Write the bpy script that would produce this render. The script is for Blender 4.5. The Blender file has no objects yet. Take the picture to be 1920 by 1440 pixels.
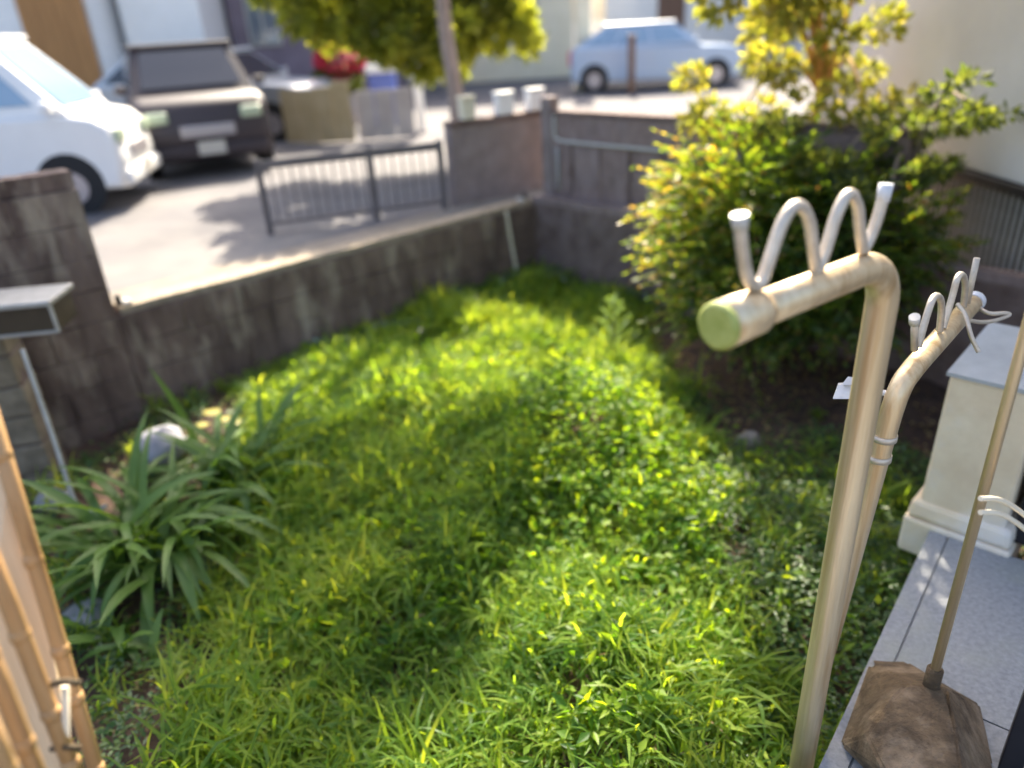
import bpy, bmesh, math, random
import numpy as np
from mathutils import Vector, Matrix
random.seed(7); rng = np.random.default_rng(11)
scene = bpy.context.scene
COL = scene.collection

# ------------------------------------------------------------------ camera, light, exposure
CAMZ = 2.36; PITCH = math.radians(26); ROLL = math.radians(3.5); FP = 1387.0
F = np.array([0, math.cos(PITCH), -math.sin(PITCH)]); C0 = np.array([0, 0, CAMZ])
r0 = np.array([1., 0, 0]); u0 = np.array([0, math.sin(PITCH), math.cos(PITCH)])
RV = math.cos(ROLL)*r0 - math.sin(ROLL)*u0; UV = math.sin(ROLL)*r0 + math.cos(ROLL)*u0
cam_d = bpy.data.cameras.new('camera'); cam = bpy.data.objects.new('camera', cam_d); COL.objects.link(cam)
m = Matrix(((RV[0], UV[0], -F[0], 0), (RV[1], UV[1], -F[1], 0), (RV[2], UV[2], -F[2], CAMZ), (0, 0, 0, 1)))
cam.matrix_world = m
cam_d.sensor_width = 36; cam_d.lens = 26.0; cam_d.clip_end = 2000; cam_d.clip_start = 0.05
cam_d.dof.use_dof = True; cam_d.dof.focus_distance = 1.9; cam_d.dof.aperture_fstop = 0.9
scene.camera = cam
SUN_AZ = math.radians(6); SUN_EL = math.radians(42)      # azimuth from +Y towards +X
w = bpy.data.worlds.new('World'); scene.world = w; w.use_nodes = True
nt = w.node_tree; bg = nt.nodes['Background']
sky = nt.nodes.new('ShaderNodeTexSky'); sky.sky_type = 'NISHITA'; sky.sun_disc = False
sky.sun_elevation = SUN_EL; sky.sun_rotation = SUN_AZ; sky.air_density = 1.0; sky.dust_density = 5.0
nt.links.new(sky.outputs[0], bg.inputs[0]); bg.inputs[1].default_value = 0.145
sl = bpy.data.lights.new('sun', 'SUN'); sl.energy = 5.0; sl.angle = math.radians(0.6); sl.color = (1, .90, .72)
so = bpy.data.objects.new('sun', sl); COL.objects.link(so)
sd = Vector((math.sin(SUN_AZ)*math.cos(SUN_EL), math.cos(SUN_AZ)*math.cos(SUN_EL), math.sin(SUN_EL)))
so.rotation_euler = (-sd).to_track_quat('-Z', 'Y').to_euler(); so.location = (0, 0, 20)
vs = scene.view_settings; vs.view_transform = 'Standard'; vs.look = 'None'; vs.gamma = 1; vs.exposure = 1.8
vs.use_curve_mapping = False

# ------------------------------------------------------------------ measuring helpers (survey of the place)
def ray(x, y): return F + RV*(x-960)/FP - UV*(y-720)/FP
def gz(x, y, z): d = ray(x, y); return Vector(C0 + d*(z-CAMZ)/d[2])
def gY(x, y, Y): d = ray(x, y); return Vector(C0 + d*Y/d[1])
def gD(x, y, k): return Vector(C0 + ray(x, y)*k)
def proj(P):
    P = np.asarray(P) - C0; k = P@F; return 960+FP*(P@RV)/k, 720-FP*(P@UV)/k
def onplane(x, y, p0, n):
    d = ray(x, y); n = np.array(n); t = ((np.array(p0)-C0)@n)/(d@n); return Vector(C0+d*t)
AV = Vector((.751, .660, 0)); BV = Vector((.660, -.751, 0)); NV = -BV       # along street wall / along side wall / towards street
OC = Vector((.30, 6.97, 0)); PL = Vector((-2.5, 4.51, 0))
STREET = .80

# ------------------------------------------------------------------ materials
def nmat(name):
    M = bpy.data.materials.new(name); M.use_nodes = True
    return M, M.node_tree, M.node_tree.nodes['Principled BSDF']
def mat(name, c1, c2=None, scale=8, rough=.75, metal=0, bump=0, bscale=None, detail=6, stretch=(1, 1, 1), c3=None, s3=2, f3=.5, spec=.5, coat=0, world=False):
    M, t, b = nmat(name)
    b.inputs['Roughness'].default_value = rough; b.inputs['Metallic'].default_value = metal
    b.inputs['Specular IOR Level'].default_value = spec; b.inputs['Coat Weight'].default_value = coat
    N = t.nodes.new; L = t.links.new
    tc = N('ShaderNodeTexCoord'); mp = N('ShaderNodeMapping'); mp.inputs['Scale'].default_value = stretch
    if world: ge = N('ShaderNodeNewGeometry'); L(ge.outputs['Position'], mp.inputs[0])
    else: L(tc.outputs['Object'], mp.inputs[0])
    def noise(s, d=detail):
        n = N('ShaderNodeTexNoise'); n.inputs['Scale'].default_value = s; n.inputs['Detail'].default_value = d
        n.inputs['Roughness'].default_value = .62; L(mp.outputs[0], n.inputs['Vector']); return n
    if c2 is not None:
        n = noise(scale); r = N('ShaderNodeValToRGB'); L(n.outputs[0], r.inputs[0])
        r.color_ramp.elements[0].position = .34; r.color_ramp.elements[1].position = .66
        r.color_ramp.elements[0].color = (*c1, 1); r.color_ramp.elements[1].color = (*c2, 1); out = r.outputs[0]
        if c3 is not None:
            n3 = noise(s3, 4); r3 = N('ShaderNodeValToRGB'); L(n3.outputs[0], r3.inputs[0])
            r3.color_ramp.elements[0].position = .5; r3.color_ramp.elements[1].position = .68
            mu = N('ShaderNodeMath'); mu.operation = 'MULTIPLY'; mu.inputs[1].default_value = f3; L(r3.outputs[0], mu.inputs[0])
            mx = N('ShaderNodeMixRGB'); L(mu.outputs[0], mx.inputs[0]); L(out, mx.inputs[1]); mx.inputs[2].default_value = (*c3, 1); out = mx.outputs[0]
        L(out, b.inputs['Base Color'])
    else: b.inputs['Base Color'].default_value = (*c1, 1)
    if bump:
        n = noise(bscale or scale*3, 8); bp = N('ShaderNodeBump'); bp.inputs['Strength'].default_value = bump; bp.inputs['Distance'].default_value = .02
        L(n.outputs[0], bp.inputs['Height']); L(bp.outputs[0], b.inputs['Normal'])
    return M
def leafmat(name, cols, trans=.45, gloss=.12, nscale=1.6, mixn=.5, tcol=None):
    M = bpy.data.materials.new(name); M.use_nodes = True; t = M.node_tree; t.nodes.clear(); N = t.nodes.new; L = t.links.new
    geo = N('ShaderNodeNewGeometry'); tc = N('ShaderNodeTexCoord'); no = N('ShaderNodeTexNoise'); no.inputs['Scale'].default_value = nscale
    L(tc.outputs['Object'], no.inputs['Vector'])
    mx = N('ShaderNodeMix'); mx.data_type = 'FLOAT'; mx.inputs[0].default_value = mixn
    L(geo.outputs['Random Per Island'], mx.inputs[2]); L(no.outputs[0], mx.inputs[3])
    r = N('ShaderNodeValToRGB'); L(mx.outputs[0], r.inputs[0])
    el = r.color_ramp.elements; n = len(cols)
    while len(el) < n: el.new(.5)
    for i, c in enumerate(cols): el[i].position = .22+.56*i/(n-1); el[i].color = (*c, 1)
    d = N('ShaderNodeBsdfDiffuse'); tr = N('ShaderNodeBsdfTranslucent'); gl = N('ShaderNodeBsdfGlossy'); gl.inputs['Roughness'].default_value = .42
    L(r.outputs[0], d.inputs[0])
    mu = N('ShaderNodeMixRGB'); mu.blend_type = 'MULTIPLY'; mu.inputs[0].default_value = 1; L(r.outputs[0], mu.inputs[1]); mu.inputs[2].default_value = (*(tcol or (2.1, 2.0, .5)), 1)
    L(mu.outputs[0], tr.inputs[0])
    s = N('ShaderNodeMixShader'); s.inputs[0].default_value = trans; L(d.outputs[0], s.inputs[1]); L(tr.outputs[0], s.inputs[2])
    s2 = N('ShaderNodeMixShader'); s2.inputs[0].default_value = gloss*.5; L(s.outputs[0], s2.inputs[1]); L(gl.outputs[0], s2.inputs[2])
    o = N('ShaderNodeOutputMaterial'); L(s2.outputs[0], o.inputs[0]); return M

M = {}
M['wall'] = mat('stained_concrete', (.095, .060, .048), (.22, .15, .12), 6, .92, bump=1, bscale=22, stretch=(1, 1, .3), c3=(.46, .37, .28), s3=5.5, f3=.7, world=True)
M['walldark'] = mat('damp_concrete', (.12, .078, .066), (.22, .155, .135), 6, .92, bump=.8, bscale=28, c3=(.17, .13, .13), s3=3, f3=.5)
M['wallviolet'] = mat('violet_grey_render', (.19, .13, .115), (.30, .22, .20), 9, .92, bump=.7, bscale=32, stretch=(1, 1, .5), c3=(.32, .27, .27), s3=4, f3=.45)
M['coping'] = mat('sandy_concrete', (.24, .19, .13), (.36, .29, .21), 12, .85, bump=.4)
M['street'] = mat('worn_asphalt', (.085, .08, .086), (.125, .118, .125), 1.2, .9, bump=.3, bscale=80, c3=(.19, .175, .165), s3=.45, f3=.8)
M['gutter'] = mat('gutter_concrete', (.17, .14, .11), (.25, .21, .17), 5, .88, bump=.4, c3=(.2, .18, .16), s3=2)
M['soil'] = mat('brown_soil', (.042, .024, .016), (.105, .06, .04), 9, .95, bump=1, bscale=35, c3=(.16, .09, .06), s3=5)
M['ground'] = mat('earth', (.06, .05, .035), (.12, .10, .07), .5, .95)
M['steel'] = mat('brushed_steel', (.62, .47, .28), (.77, .62, .41), 7, .42, .62, bump=.15, stretch=(6, 6, .25), c3=(.50, .31, .14), s3=5, f3=.75)
M['wire'] = mat('galvanised_steel', (.50, .43, .35), (.64, .57, .48), 30, .5, .5, bump=.08)
M['cap'] = mat('yellow_green_plastic', (.30, .34, .07), (.42, .45, .13), 30, .5, bump=.25, bscale=90)
M['pin'] = mat('white_plastic', (.50, .48, .44), rough=.4)
M['clip'] = mat('grey_white_plastic', (.55, .55, .57), (.7, .7, .72), 20, .35)
M['slab'] = mat('speckled_terrazzo', (.19, .195, .205), (.29, .295, .305), 60, .6, bump=.15, bscale=120, detail=9, c3=(.27, .28, .24), s3=3, f3=.6)
M['pillar'] = mat('cream_stone', (.68, .53, .35), (.80, .66, .46), 5, .75, bump=.3, c3=(.70, .66, .62), s3=2.2, f3=.8)
M['greystone'] = mat('grey_stone', (.33, .33, .32), (.43, .43, .42), 6, .75, bump=.15)
M['footing'] = mat('rusty_concrete', (.075, .048, .026), (.19, .125, .068), 14, .95, bump=1, bscale=45, c3=(.40, .29, .19), s3=9, f3=.55)
M['black'] = mat('black_metal', (.012, .011, .014), (.02, .018, .022), 8, .45)
M['darkbox'] = mat('dark_brown_metal', (.03, .022, .012), (.05, .036, .02), 5, .5, bump=.1)
M['rim'] = mat('weathered_aluminium', (.34, .33, .30), (.46, .45, .42), 14, .5, .3)
M['block'] = mat('weathered_block', (.16, .125, .085), (.27, .215, .15), 8, .92, bump=.8, bscale=24, c3=(.34, .28, .20), s3=4)
M['bamboo'] = mat('orange_bamboo', (.27, .15, .06), (.52, .33, .15), 3, .42, bump=.05, stretch=(9, 9, .5), c3=(.27, .13, .05), s3=3, f3=.6)
M['board'] = mat('pale_planed_wood', (.62, .46, .29), (.74, .58, .40), 3, .55, bump=.08, stretch=(10, 10, .4))
M['peg'] = mat('ivory_wood', (.72, .62, .45), (.82, .72, .56), 6, .5)
M['palestone'] = mat('pale_lavender_stone', (.20, .20, .22), (.33, .33, .36), 9, .85, bump=.6, bscale=20)
M['rock'] = mat('brown_grey_rock', (.17, .14, .12), (.30, .26, .22), 9, .9, bump=.8)
M['whitewall'] = mat('white_render', (.56, .545, .53), (.64, .625, .61), 1.5, .85, bump=.1, bscale=60)
M['white'] = mat('white_paint', (.78, .78, .78), (.82, .82, .82), 4, .35, coat=.4)
M['cream'] = mat('cream_render', (.68, .62, .46), (.76, .70, .54), 2, .8)
M['timber'] = mat('orange_brown_timber', (.30, .14, .045), (.42, .21, .07), 3, .6, stretch=(8, 8, .5), bump=.1)
M['browndoor'] = mat('dark_brown_timber', (.13, .07, .045), (.2, .11, .07), 3, .6, stretch=(8, 8, .5))
M['violetwall'] = mat('violet_grey_siding', (.15, .12, .15), (.21, .17, .21), 2, .8)
M['roof'] = mat('grey_roof_tile', (.16, .16, .18), (.24, .24, .26), 4, .7)
M['glass'] = mat('window_glass', (.10, .13, .17), rough=.08, spec=.8)
M['carglass'] = mat('sky_reflection_car_glass', (.22, .33, .46), rough=.10, spec=.9, coat=.5)  # reflected sky put into the base colour as blue
M['darkglass'] = mat('dark_car_glass', (.02, .02, .025), rough=.1, spec=.8)
M['blackpaint'] = mat('black_car_paint', (.035, .025, .030), rough=.6, coat=.15)
M['silver'] = mat('silver_car_paint', (.40, .42, .45), rough=.35, metal=.3, coat=.5)
M['bluepaint'] = mat('light_blue_car_paint', (.40, .50, .64), rough=.35, coat=.6)
M['tyre'] = mat('tyre_rubber', (.02, .02, .022), rough=.85)
M['chrome'] = mat('bright_trim', (.45, .42, .44), rough=.3, metal=.4)
M['lamp'] = mat('headlight_lens', (.42, .5, .36), rough=.2, coat=.5)
M['blue'] = mat('blue_plastic', (.08, .12, .42), (.10, .16, .48), 5, .4)
M['red'] = mat('red_petals', (.62, .04, .08), (.75, .09, .16), 20, .6)
M['plywood'] = mat('sun_bleached_plywood', (.40, .31, .17), (.5, .40, .25), 3, .75, bump=.1)
M['greyboard'] = mat('grey_sheet_metal', (.34, .31, .32), (.42, .39, .40), 3, .7)
M['brownwall'] = mat('pinkish_brown_wall', (.20, .155, .145), (.29, .235, .22), 5, .9, bump=.4)
M['greypaint'] = mat('grey_paint', (.10, .085, .085), (.15, .13, .13), 6, .6)
M['slat'] = mat('grey_slat_paint', (.36, .34, .31), (.48, .46, .43), 9, .6)
M['bark'] = mat('brown_bark', (.28, .21, .17), (.40, .31, .26), 14, .9, bump=.8, stretch=(1, 1, .3))
M['orangebark'] = mat('orange_bark', (.46, .26, .08), (.6, .38, .14), 10, .8, bump=.5, stretch=(1, 1, .3))
M['stem'] = mat('dark_stem', (.06, .045, .025), (.12, .085, .05), 10, .9)
M['grass'] = leafmat('grass_blade', [(.062, .128, .032), (.112, .20, .042), (.185, .27, .052), (.25, .31, .065)], .6, .02, 1.1, .55, (3.2, 2.6, .6))
M['dry'] = leafmat('withered_leaf', [(.12, .07, .03), (.28, .19, .09), (.35, .27, .13)], .3, .05)
M['cover'] = leafmat('ground_cover_leaf', [(.04, .10, .02), (.08, .17, .025), (.15, .25, .03), (.22, .31, .04)], .58, .02, 2.2, .45, (3.0, 2.5, .4))
M['clover'] = leafmat('clover_leaf', [(.03, .075, .02), (.05, .125, .03), (.11, .175, .03)], .4, .08, 2.2, .35)
M['ivy'] = leafmat('ivy_leaf', [(.015, .05, .018), (.03, .085, .03), (.07, .13, .05)], .3, .35, 2, .3, (1.3, 1.5, .6))
M['shrub'] = leafmat('shrub_leaf', [(.04, .08, .02), (.075, .13, .028), (.13, .19, .035), (.22, .25, .04)], .6, .06, 1.0, .45)
M['tip'] = leafmat('shrub_tip_leaf', [(.26, .33, .04), (.34, .36, .05), (.44, .28, .08)], .5, .15, 3, .3)
M['rusty'] = leafmat('rusty_leaf', [(.10, .05, .02), (.2, .10, .03), (.22, .17, .03)], .4, .1)
M['tree'] = leafmat('olive_leaf', [(.12, .15, .04), (.20, .23, .06), (.30, .30, .08)], .6, .03)
M['yellowtree'] = leafmat('yellow_green_leaf', [(.14, .16, .05), (.23, .245, .08), (.32, .27, .10)], .5, .05)
M['darktree'] = leafmat('grey_green_leaf', [(.06, .09, .035), (.11, .14, .06), (.16, .18, .07)], .55, .03)
M['strap'] = leafmat('strap_leaf', [(.028, .080, .014), (.055, .13, .025), (.12, .20, .05), (.24, .26, .10)], .4, .05, 3, .4, (1.8, 1.7, .5))
M['pale'] = leafmat('pale_green_sprig', [(.16, .25, .13), (.26, .36, .18)], .4, .15)
M['yellowleaf'] = leafmat('yellowing_leaf', [(.35, .30, .06), (.45, .40, .10)], .4, .1)

# ------------------------------------------------------------------ object helpers
def link(o, parent=None):
    COL.objects.link(o)
    if parent is not None: o.parent = parent
    return o
def tag(o, label=None, cat=None, group=None, kind=None):
    if label: o['label'] = label
    if cat: o['category'] = cat
    if group: o['group'] = group
    if kind: o['kind'] = kind
    return o
def empty(name, loc, rz=0):
    o = bpy.data.objects.new(name, None); o.location = loc; o.rotation_euler = (0, 0, rz); o.empty_display_size = .1; return link(o)
def mesh_np(name, V, faces, material, parent=None, smooth=False):
    me = bpy.data.meshes.new(name); me.from_pydata([tuple(v) for v in V], [], faces)
    me.materials.append(material); me.update()
    if smooth: me.polygons.foreach_set('use_smooth', [True]*len(me.polygons))
    o = bpy.data.objects.new(name, me)
    link(o)
    if parent is not None:
        o.parent = parent
        if WORLD[0]:                                    # geometry given in world coordinates under a placed Empty
            me.transform(pinv(parent))
    return o
WORLD = [True]
def pmat(o):
    mm = Matrix.Translation(o.location) @ o.rotation_euler.to_matrix().to_4x4()
    return pmat(o.parent) @ mm if o.parent else mm
def pinv(o): return pmat(o).inverted()
class MB:
    def __init__(s): s.bm = bmesh.new()
    def box(s, c, size, rz=0, bevel=0, taper=1, rot=None):
        r = bmesh.ops.create_cube(s.bm, size=1); vs_ = r['verts']
        R = rot if rot is not None else Matrix.Rotation(rz, 4, 'Z')
        for v in vs_:
            v.co = Vector((v.co.x*size[0]*(taper if v.co.z > 0 else 1), v.co.y*size[1]*(taper if v.co.z > 0 else 1), v.co.z*size[2]))
        if bevel:
            es = list({e for v in vs_ for e in v.link_edges})
            r2 = bmesh.ops.bevel(s.bm, geom=es, offset=bevel, segments=2, affect='EDGES', profile=.5)
            vs_ = list({v for f in r2['faces'] for v in f.verts} | {v for v in vs_ if v.is_valid})
        for v in vs_: v.co = R @ v.co + Vector(c)
        return s
    def tube(s, pts, rad, seg=14, caps=True):
        pts = [Vector(p) for p in pts]; n = len(pts)
        rads = rad if hasattr(rad, '__len__') else [rad]*n
        t = (pts[1]-pts[0]).normalized(); up = Vector((0, 0, 1)) if abs(t.z) < .9 else Vector((1, 0, 0))
        nrm = t.cross(up).normalized(); rings = []
        for i, p in enumerate(pts):
            tt = (pts[min(i+1, n-1)]-pts[max(i-1, 0)]).normalized()
            nrm = (nrm - tt*nrm.dot(tt)).normalized(); bi = tt.cross(nrm)
            rings.append([s.bm.verts.new(p+(nrm*math.cos(2*math.pi*k/seg)+bi*math.sin(2*math.pi*k/seg))*rads[i]) for k in range(seg)])
        for a, b in zip(rings, rings[1:]):
            for k in range(seg):
                f = s.bm.faces.new((a[k], a[(k+1) % seg], b[(k+1) % seg], b[k])); f.smooth = True
        if caps: s.bm.faces.new(rings[0][::-1]); s.bm.faces.new(rings[-1])
        return s
    def prism(s, poly, lo, hi):                     # poly: list of Vector xy, lo/hi z
        a = [s.bm.verts.new((p[0], p[1], lo)) for p in poly]; b = [s.bm.verts.new((p[0], p[1], hi)) for p in poly]
        s.bm.faces.new(a[::-1]); s.bm.faces.new(b); n = len(poly)
        for i in range(n): s.bm.faces.new((a[i], a[(i+1) % n], b[(i+1) % n], b[i]))
        return s
    def hull(s, pts):
        vs_ = [s.bm.verts.new(p) for p in pts]; bmesh.ops.convex_hull(s.bm, input=vs_); return s
    def rough(s, amp, cuts=0, scale=6.):
        if cuts: bmesh.ops.subdivide_edges(s.bm, edges=s.bm.edges[:], cuts=cuts, use_grid_fill=True)
        from mathutils import noise
        for v in s.bm.verts:
            v.co += noise.noise_vector(v.co*scale)*amp
        return s
    def build(s, name, material, parent=None, bevel=0):
        bmesh.ops.recalc_face_normals(s.bm, faces=s.bm.faces[:])
        if bevel: bmesh.ops.bevel(s.bm, geom=s.bm.edges[:], offset=bevel, segments=2, affect='EDGES')
        me = bpy.data.meshes.new(name); s.bm.to_mesh(me); s.bm.free(); me.materials.append(material)
        o = bpy.data.objects.new(name, me); link(o, parent)
        if parent is not None and WORLD[0]: me.transform(pinv(parent))
        return o
def arc(pts, it=3):                                  # Chaikin smoothing
    pts = [Vector(p) for p in pts]
    for _ in range(it):
        q = [pts[0]]
        for a, b in zip(pts, pts[1:]): q += [a.lerp(b, .25), a.lerp(b, .75)]
        q.append(pts[-1]); pts = q
    return pts
ANG_A = math.atan2(AV.y, AV.x); ANG_B = math.atan2(BV.y, BV.x)
def beam(mb, p, q, zlo, zhi, th, off=0, seg=1):      # vertical slab from p to q, offset sideways
    p = Vector((p[0], p[1], 0)); q = Vector((q[0], q[1], 0)); d = (q-p); L = d.length; d.normalize(); n = Vector((-d.y, d.x, 0))
    c = (p+q)/2 + n*(off+th/2)
    return mb.box((c.x, c.y, (zlo+zhi)/2), (L, th, zhi-zlo), math.atan2(d.y, d.x))

# leaf fields --------------------------------------------------------------
def big_mesh(name, V, quads, tris, material, parent=None):
    me = bpy.data.meshes.new(name); nv = len(V); nq = len(quads); nt_ = len(tris)
    me.vertices.add(nv); me.vertices.foreach_set('co', V.astype(np.float32).ravel())
    loops = np.concatenate([quads.ravel(), tris.ravel()]).astype(np.int32)
    me.loops.add(len(loops)); me.loops.foreach_set('vertex_index', loops)
    st = np.concatenate([np.arange(nq)*4, nq*4+np.arange(nt_)*3]).astype(np.int32)
    me.polygons.add(nq+nt_); me.polygons.foreach_set('loop_start', st)
    me.materials.append(material); me.update(calc_edges=True); me.validate()
    me.polygons.foreach_set('use_smooth', np.ones(nq+nt_, dtype=bool))
    o = bpy.data.objects.new(name, me); link(o, parent)
    if parent is not None and WORLD[0]: me.transform(pinv(parent))
    return o
def blades(name, pos, length, width, material, parent=None, lean=(.1, 1.0), droop=(.3, 1.6)):
    n = len(pos); az = rng.uniform(0, 2*np.pi, n); th = rng.uniform(*lean, n); dr = rng.uniform(*droop, n)
    h = np.stack([np.cos(az), np.sin(az), np.zeros(n)], 1); side = np.stack([-np.sin(az), np.cos(az), np.zeros(n)], 1)
    tw = rng.uniform(-.7, .7, n); side = side*np.cos(tw)[:, None]; side[:, 2] = np.sin(tw)
    V = np.zeros((n, 7, 3)); p = pos.copy(); ang = th.copy(); wd = [.7, 1, .75]
    for k in range(3):
        ww = (width*wd[k]*.5)[:, None]*side
        V[:, 2*k] = p-ww; V[:, 2*k+1] = p+ww
        step = (length/3)[:, None]
        p = p + step*(h*np.sin(ang)[:, None] + np.array([0, 0, 1])*np.cos(ang)[:, None]); ang = ang+dr/2
    V[:, 6] = p
    b = (np.arange(n)*7)[:, None]
    quads = np.concatenate([b+np.array([0, 1, 3, 2]), b+np.array([2, 3, 5, 4])]); tris = b+np.array([4, 5, 6])
    return big_mesh(name, V.reshape(-1, 3), quads, tris, material, parent)
def leaves(name, pos, dirs, length, width, material, parent=None, flat=.5, fold=.18):
    """pointed folded leaves; dirs = growing direction"""
    n = len(pos); d = dirs/np.linalg.norm(dirs, axis=1)[:, None]
    nr = rng.normal(0, 1, (n, 3))*(1-flat); nr[:, 2] += flat*1.6
    s = np.cross(d, nr); s /= np.linalg.norm(s, axis=1)[:, None]+1e-9; u = np.cross(s, d)
    L = length[:, None]; W = width[:, None]*.5
    base = pos; tip = pos+d*L - u*L*.08; mid = pos+d*L*.45
    l = mid - s*W + u*W*fold*2; r = mid + s*W + u*W*fold*2
    V = np.stack([base, l, tip, r], 1).reshape(-1, 3); b = (np.arange(n)*4)[:, None]
    tris = np.concatenate([b+np.array([0, 2, 1]), b+np.array([0, 3, 2])])
    return big_mesh(name, V, np.zeros((0, 4), int), tris, material, parent)
def ell(n, c, r, shell=.55):
    v = rng.normal(0, 1, (n, 3)); v /= np.linalg.norm(v, axis=1)[:, None]
    rad = rng.uniform(shell, 1, n)**.6
    return np.array(c)+v*rad[:, None]*np.array(r), v
def clumped(n, c, r, k=26, cr=.3, shell=.6):
    cc, cv = ell(k, c, r, shell); idx = rng.integers(0, k, n)
    p, v = ell(n, (0, 0, 0), np.array(r)*cr, .2)
    return cc[idx]+p, v+cv[idx]*.5

# ------------------------------------------------------------------ terrain
def hz(x, y):
    x = np.asarray(x, float); y = np.asarray(y, float)
    h = .13+.05*np.sin(x*1.7+y*.9)*np.cos(y*1.4-x*.6)+.015*np.sin(x*7+1)*np.sin(y*6.3)
    h = h+.16*np.exp(-((x+.3)**2/1.2+(y-3.6)**2/1.6)) + .20*np.exp(-((x-.38)**2/.30+(y-3.35)**2/.55))
    h = h+.20*np.exp(-((x-.30)**2/.16+(y-1.85)**2/.42))+.05*np.sin(x*4.3+.5)*np.sin(y*3.9+1)
    return h
gx = np.linspace(-6.5, 6, 180); gy = np.linspace(-2.5, 7.2, 150)
X, Y = np.meshgrid(gx, gy); Z = hz(X, Y)-.02+rng.normal(0, .008, X.shape)
V = np.stack([X, Y, Z], 2).reshape(-1, 3); i = np.arange(149*180-0).reshape(149, 180)[:, :-1].ravel()
big_mesh('garden_soil', V, np.stack([i, i+1, i+181, i+180], 1), np.zeros((0, 3), int), M['soil']); tag(bpy.data.objects['garden_soil'], kind='structure')
g = mesh_np('ground', [(-700, -700, -.35), (700, -700, -.35), (700, 700, -.35), (-700, 700, -.35)], [(0, 1, 2, 3)], M['ground']); tag(g, kind='structure')
WT = .14                                              # street wall thickness
S0 = OC + NV*(WT+.38)
P = [S0-AV*300, S0+AV*300, S0+AV*300+NV*400, S0-AV*300+NV*400]
st = mesh_np('street', [(p.x, p.y, STREET) for p in P], [(0, 1, 2, 3)], M['street']); tag(st, kind='structure')
mb = MB(); q0 = OC+NV*(WT+.003); beam(mb, q0-AV*30, q0+AV*1.2, -.3, STREET+.03, .377); tag(mb.build('gutter', M['gutter']), kind='structure')
# raised yard behind the side wall (neighbour's ground)
mb = MB(); a0 = OC+AV*.16; mb.prism([a0+BV*0, a0+BV*7, a0+BV*7+AV*12, a0+AV*12], -.3, .42); tag(mb.build('neighbour_yard', M['soil']), kind='structure')

# ------------------------------------------------------------------ street wall
def walled(name, p, q, zlo, zhi, th, material, parent, amp=.006, off=0, nx=40, nz=8):
    mb = MB(); p = Vector((p[0], p[1], 0)); q = Vector((q[0], q[1], 0)); d = q-p; L = d.length; d.normalize(); n = Vector((-d.y, d.x, 0))
    from mathutils import noise
    def grid(o, u, v, nu, nv):
        g_ = [[mb.bm.verts.new(o+u*(a/nu)+v*(b/nv)) for a in range(nu+1)] for b in range(nv+1)]
        for b in range(nv):
            for a in range(nu): mb.bm.faces.new((g_[b][a], g_[b][a+1], g_[b+1][a+1], g_[b+1][a]))
    o = p+n*off+Vector((0, 0, zlo)); U = d*L; W_ = n*th; Hh = Vector((0, 0, zhi-zlo))
    grid(o, U, Hh, nx, nz); grid(o+W_, U, Hh, nx, nz); grid(o+Hh, U, W_, nx, 2); grid(o, U, W_, nx, 2); grid(o, W_, Hh, 2, nz); grid(o+U, W_, Hh, 2, nz)
    bmesh.ops.remove_doubles(mb.bm, verts=mb.bm.verts[:], dist=.0005)
    for v in mb.bm.verts: v.co += noise.noise_vector(v.co*5)*amp*1.6+noise.noise_vector(v.co*17)*amp
    return mb.build(name, material, parent)
t = empty('street_wall', (PL+OC)/2)
tag(t, 'low dark stained concrete retaining wall between the grass and the street', 'wall')
walled('wall', PL, OC, -.3, .86-.045, WT, M['wall'], t, nx=60, nz=10)
BLK = []
for k in range(6):
    mb = MB(); mb.box((0, 0, 0), (1, 1, 1), 0, 0); 
    for v in mb.bm.verts: v.co = Vector((v.co.x*(.394+.005*random.random()), v.co.y*.044, v.co.z*(.192+.005*random.random())))
    bmesh.ops.subdivide_edges(mb.bm, edges=[e for e in mb.bm.edges if abs((e.verts[0].co-e.verts[1].co).x) > .1], cuts=3)
    for v in mb.bm.verts: v.co += Vector((random.uniform(-.003, .003), random.uniform(-.0035, .0035), random.uniform(-.003, .003)))
    bmesh.ops.recalc_face_normals(mb.bm, faces=mb.bm.faces[:]); me = bpy.data.meshes.new('block'); mb.bm.to_mesh(me); mb.bm.free(); me.materials.append(M['wall']); BLK.append(me)
def facing(parent, p, q, ztop, n_, zbot=-.1):
    d = (q-p).normalized(); L = (q-p).length; z = ztop-.1; row = 0
    while z > zbot:
        x = .2 if row % 2 else .4
        x -= .2
        first = True
        while x < L+.19:
            a = max(x-.2, 0); b_ = min(x+.2, L)
            if b_-a > .06:
                o = bpy.data.objects.new('block', random.choice(BLK)); link(o, parent); c = p+d*((a+b_)/2)-NV*(.010+random.uniform(-.002, .002)) if parent else p
                o.location = Vector((c.x, c.y, z))-parent.location; o.rotation_euler = (random.uniform(-.006, .006), random.uniform(-.004, .004), ANG_A+random.uniform(-.004, .004)); o.scale = ((b_-a)/.40, 1, 1)
            x += .4
        z -= .2; row += 1
facing(t, PL, OC, .815, NV)
walled('coping', PL+AV*.03, OC-AV*.03, .818, .862, WT+.03, M['coping'], t, .003, off=-.012, nx=80, nz=2)
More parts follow.
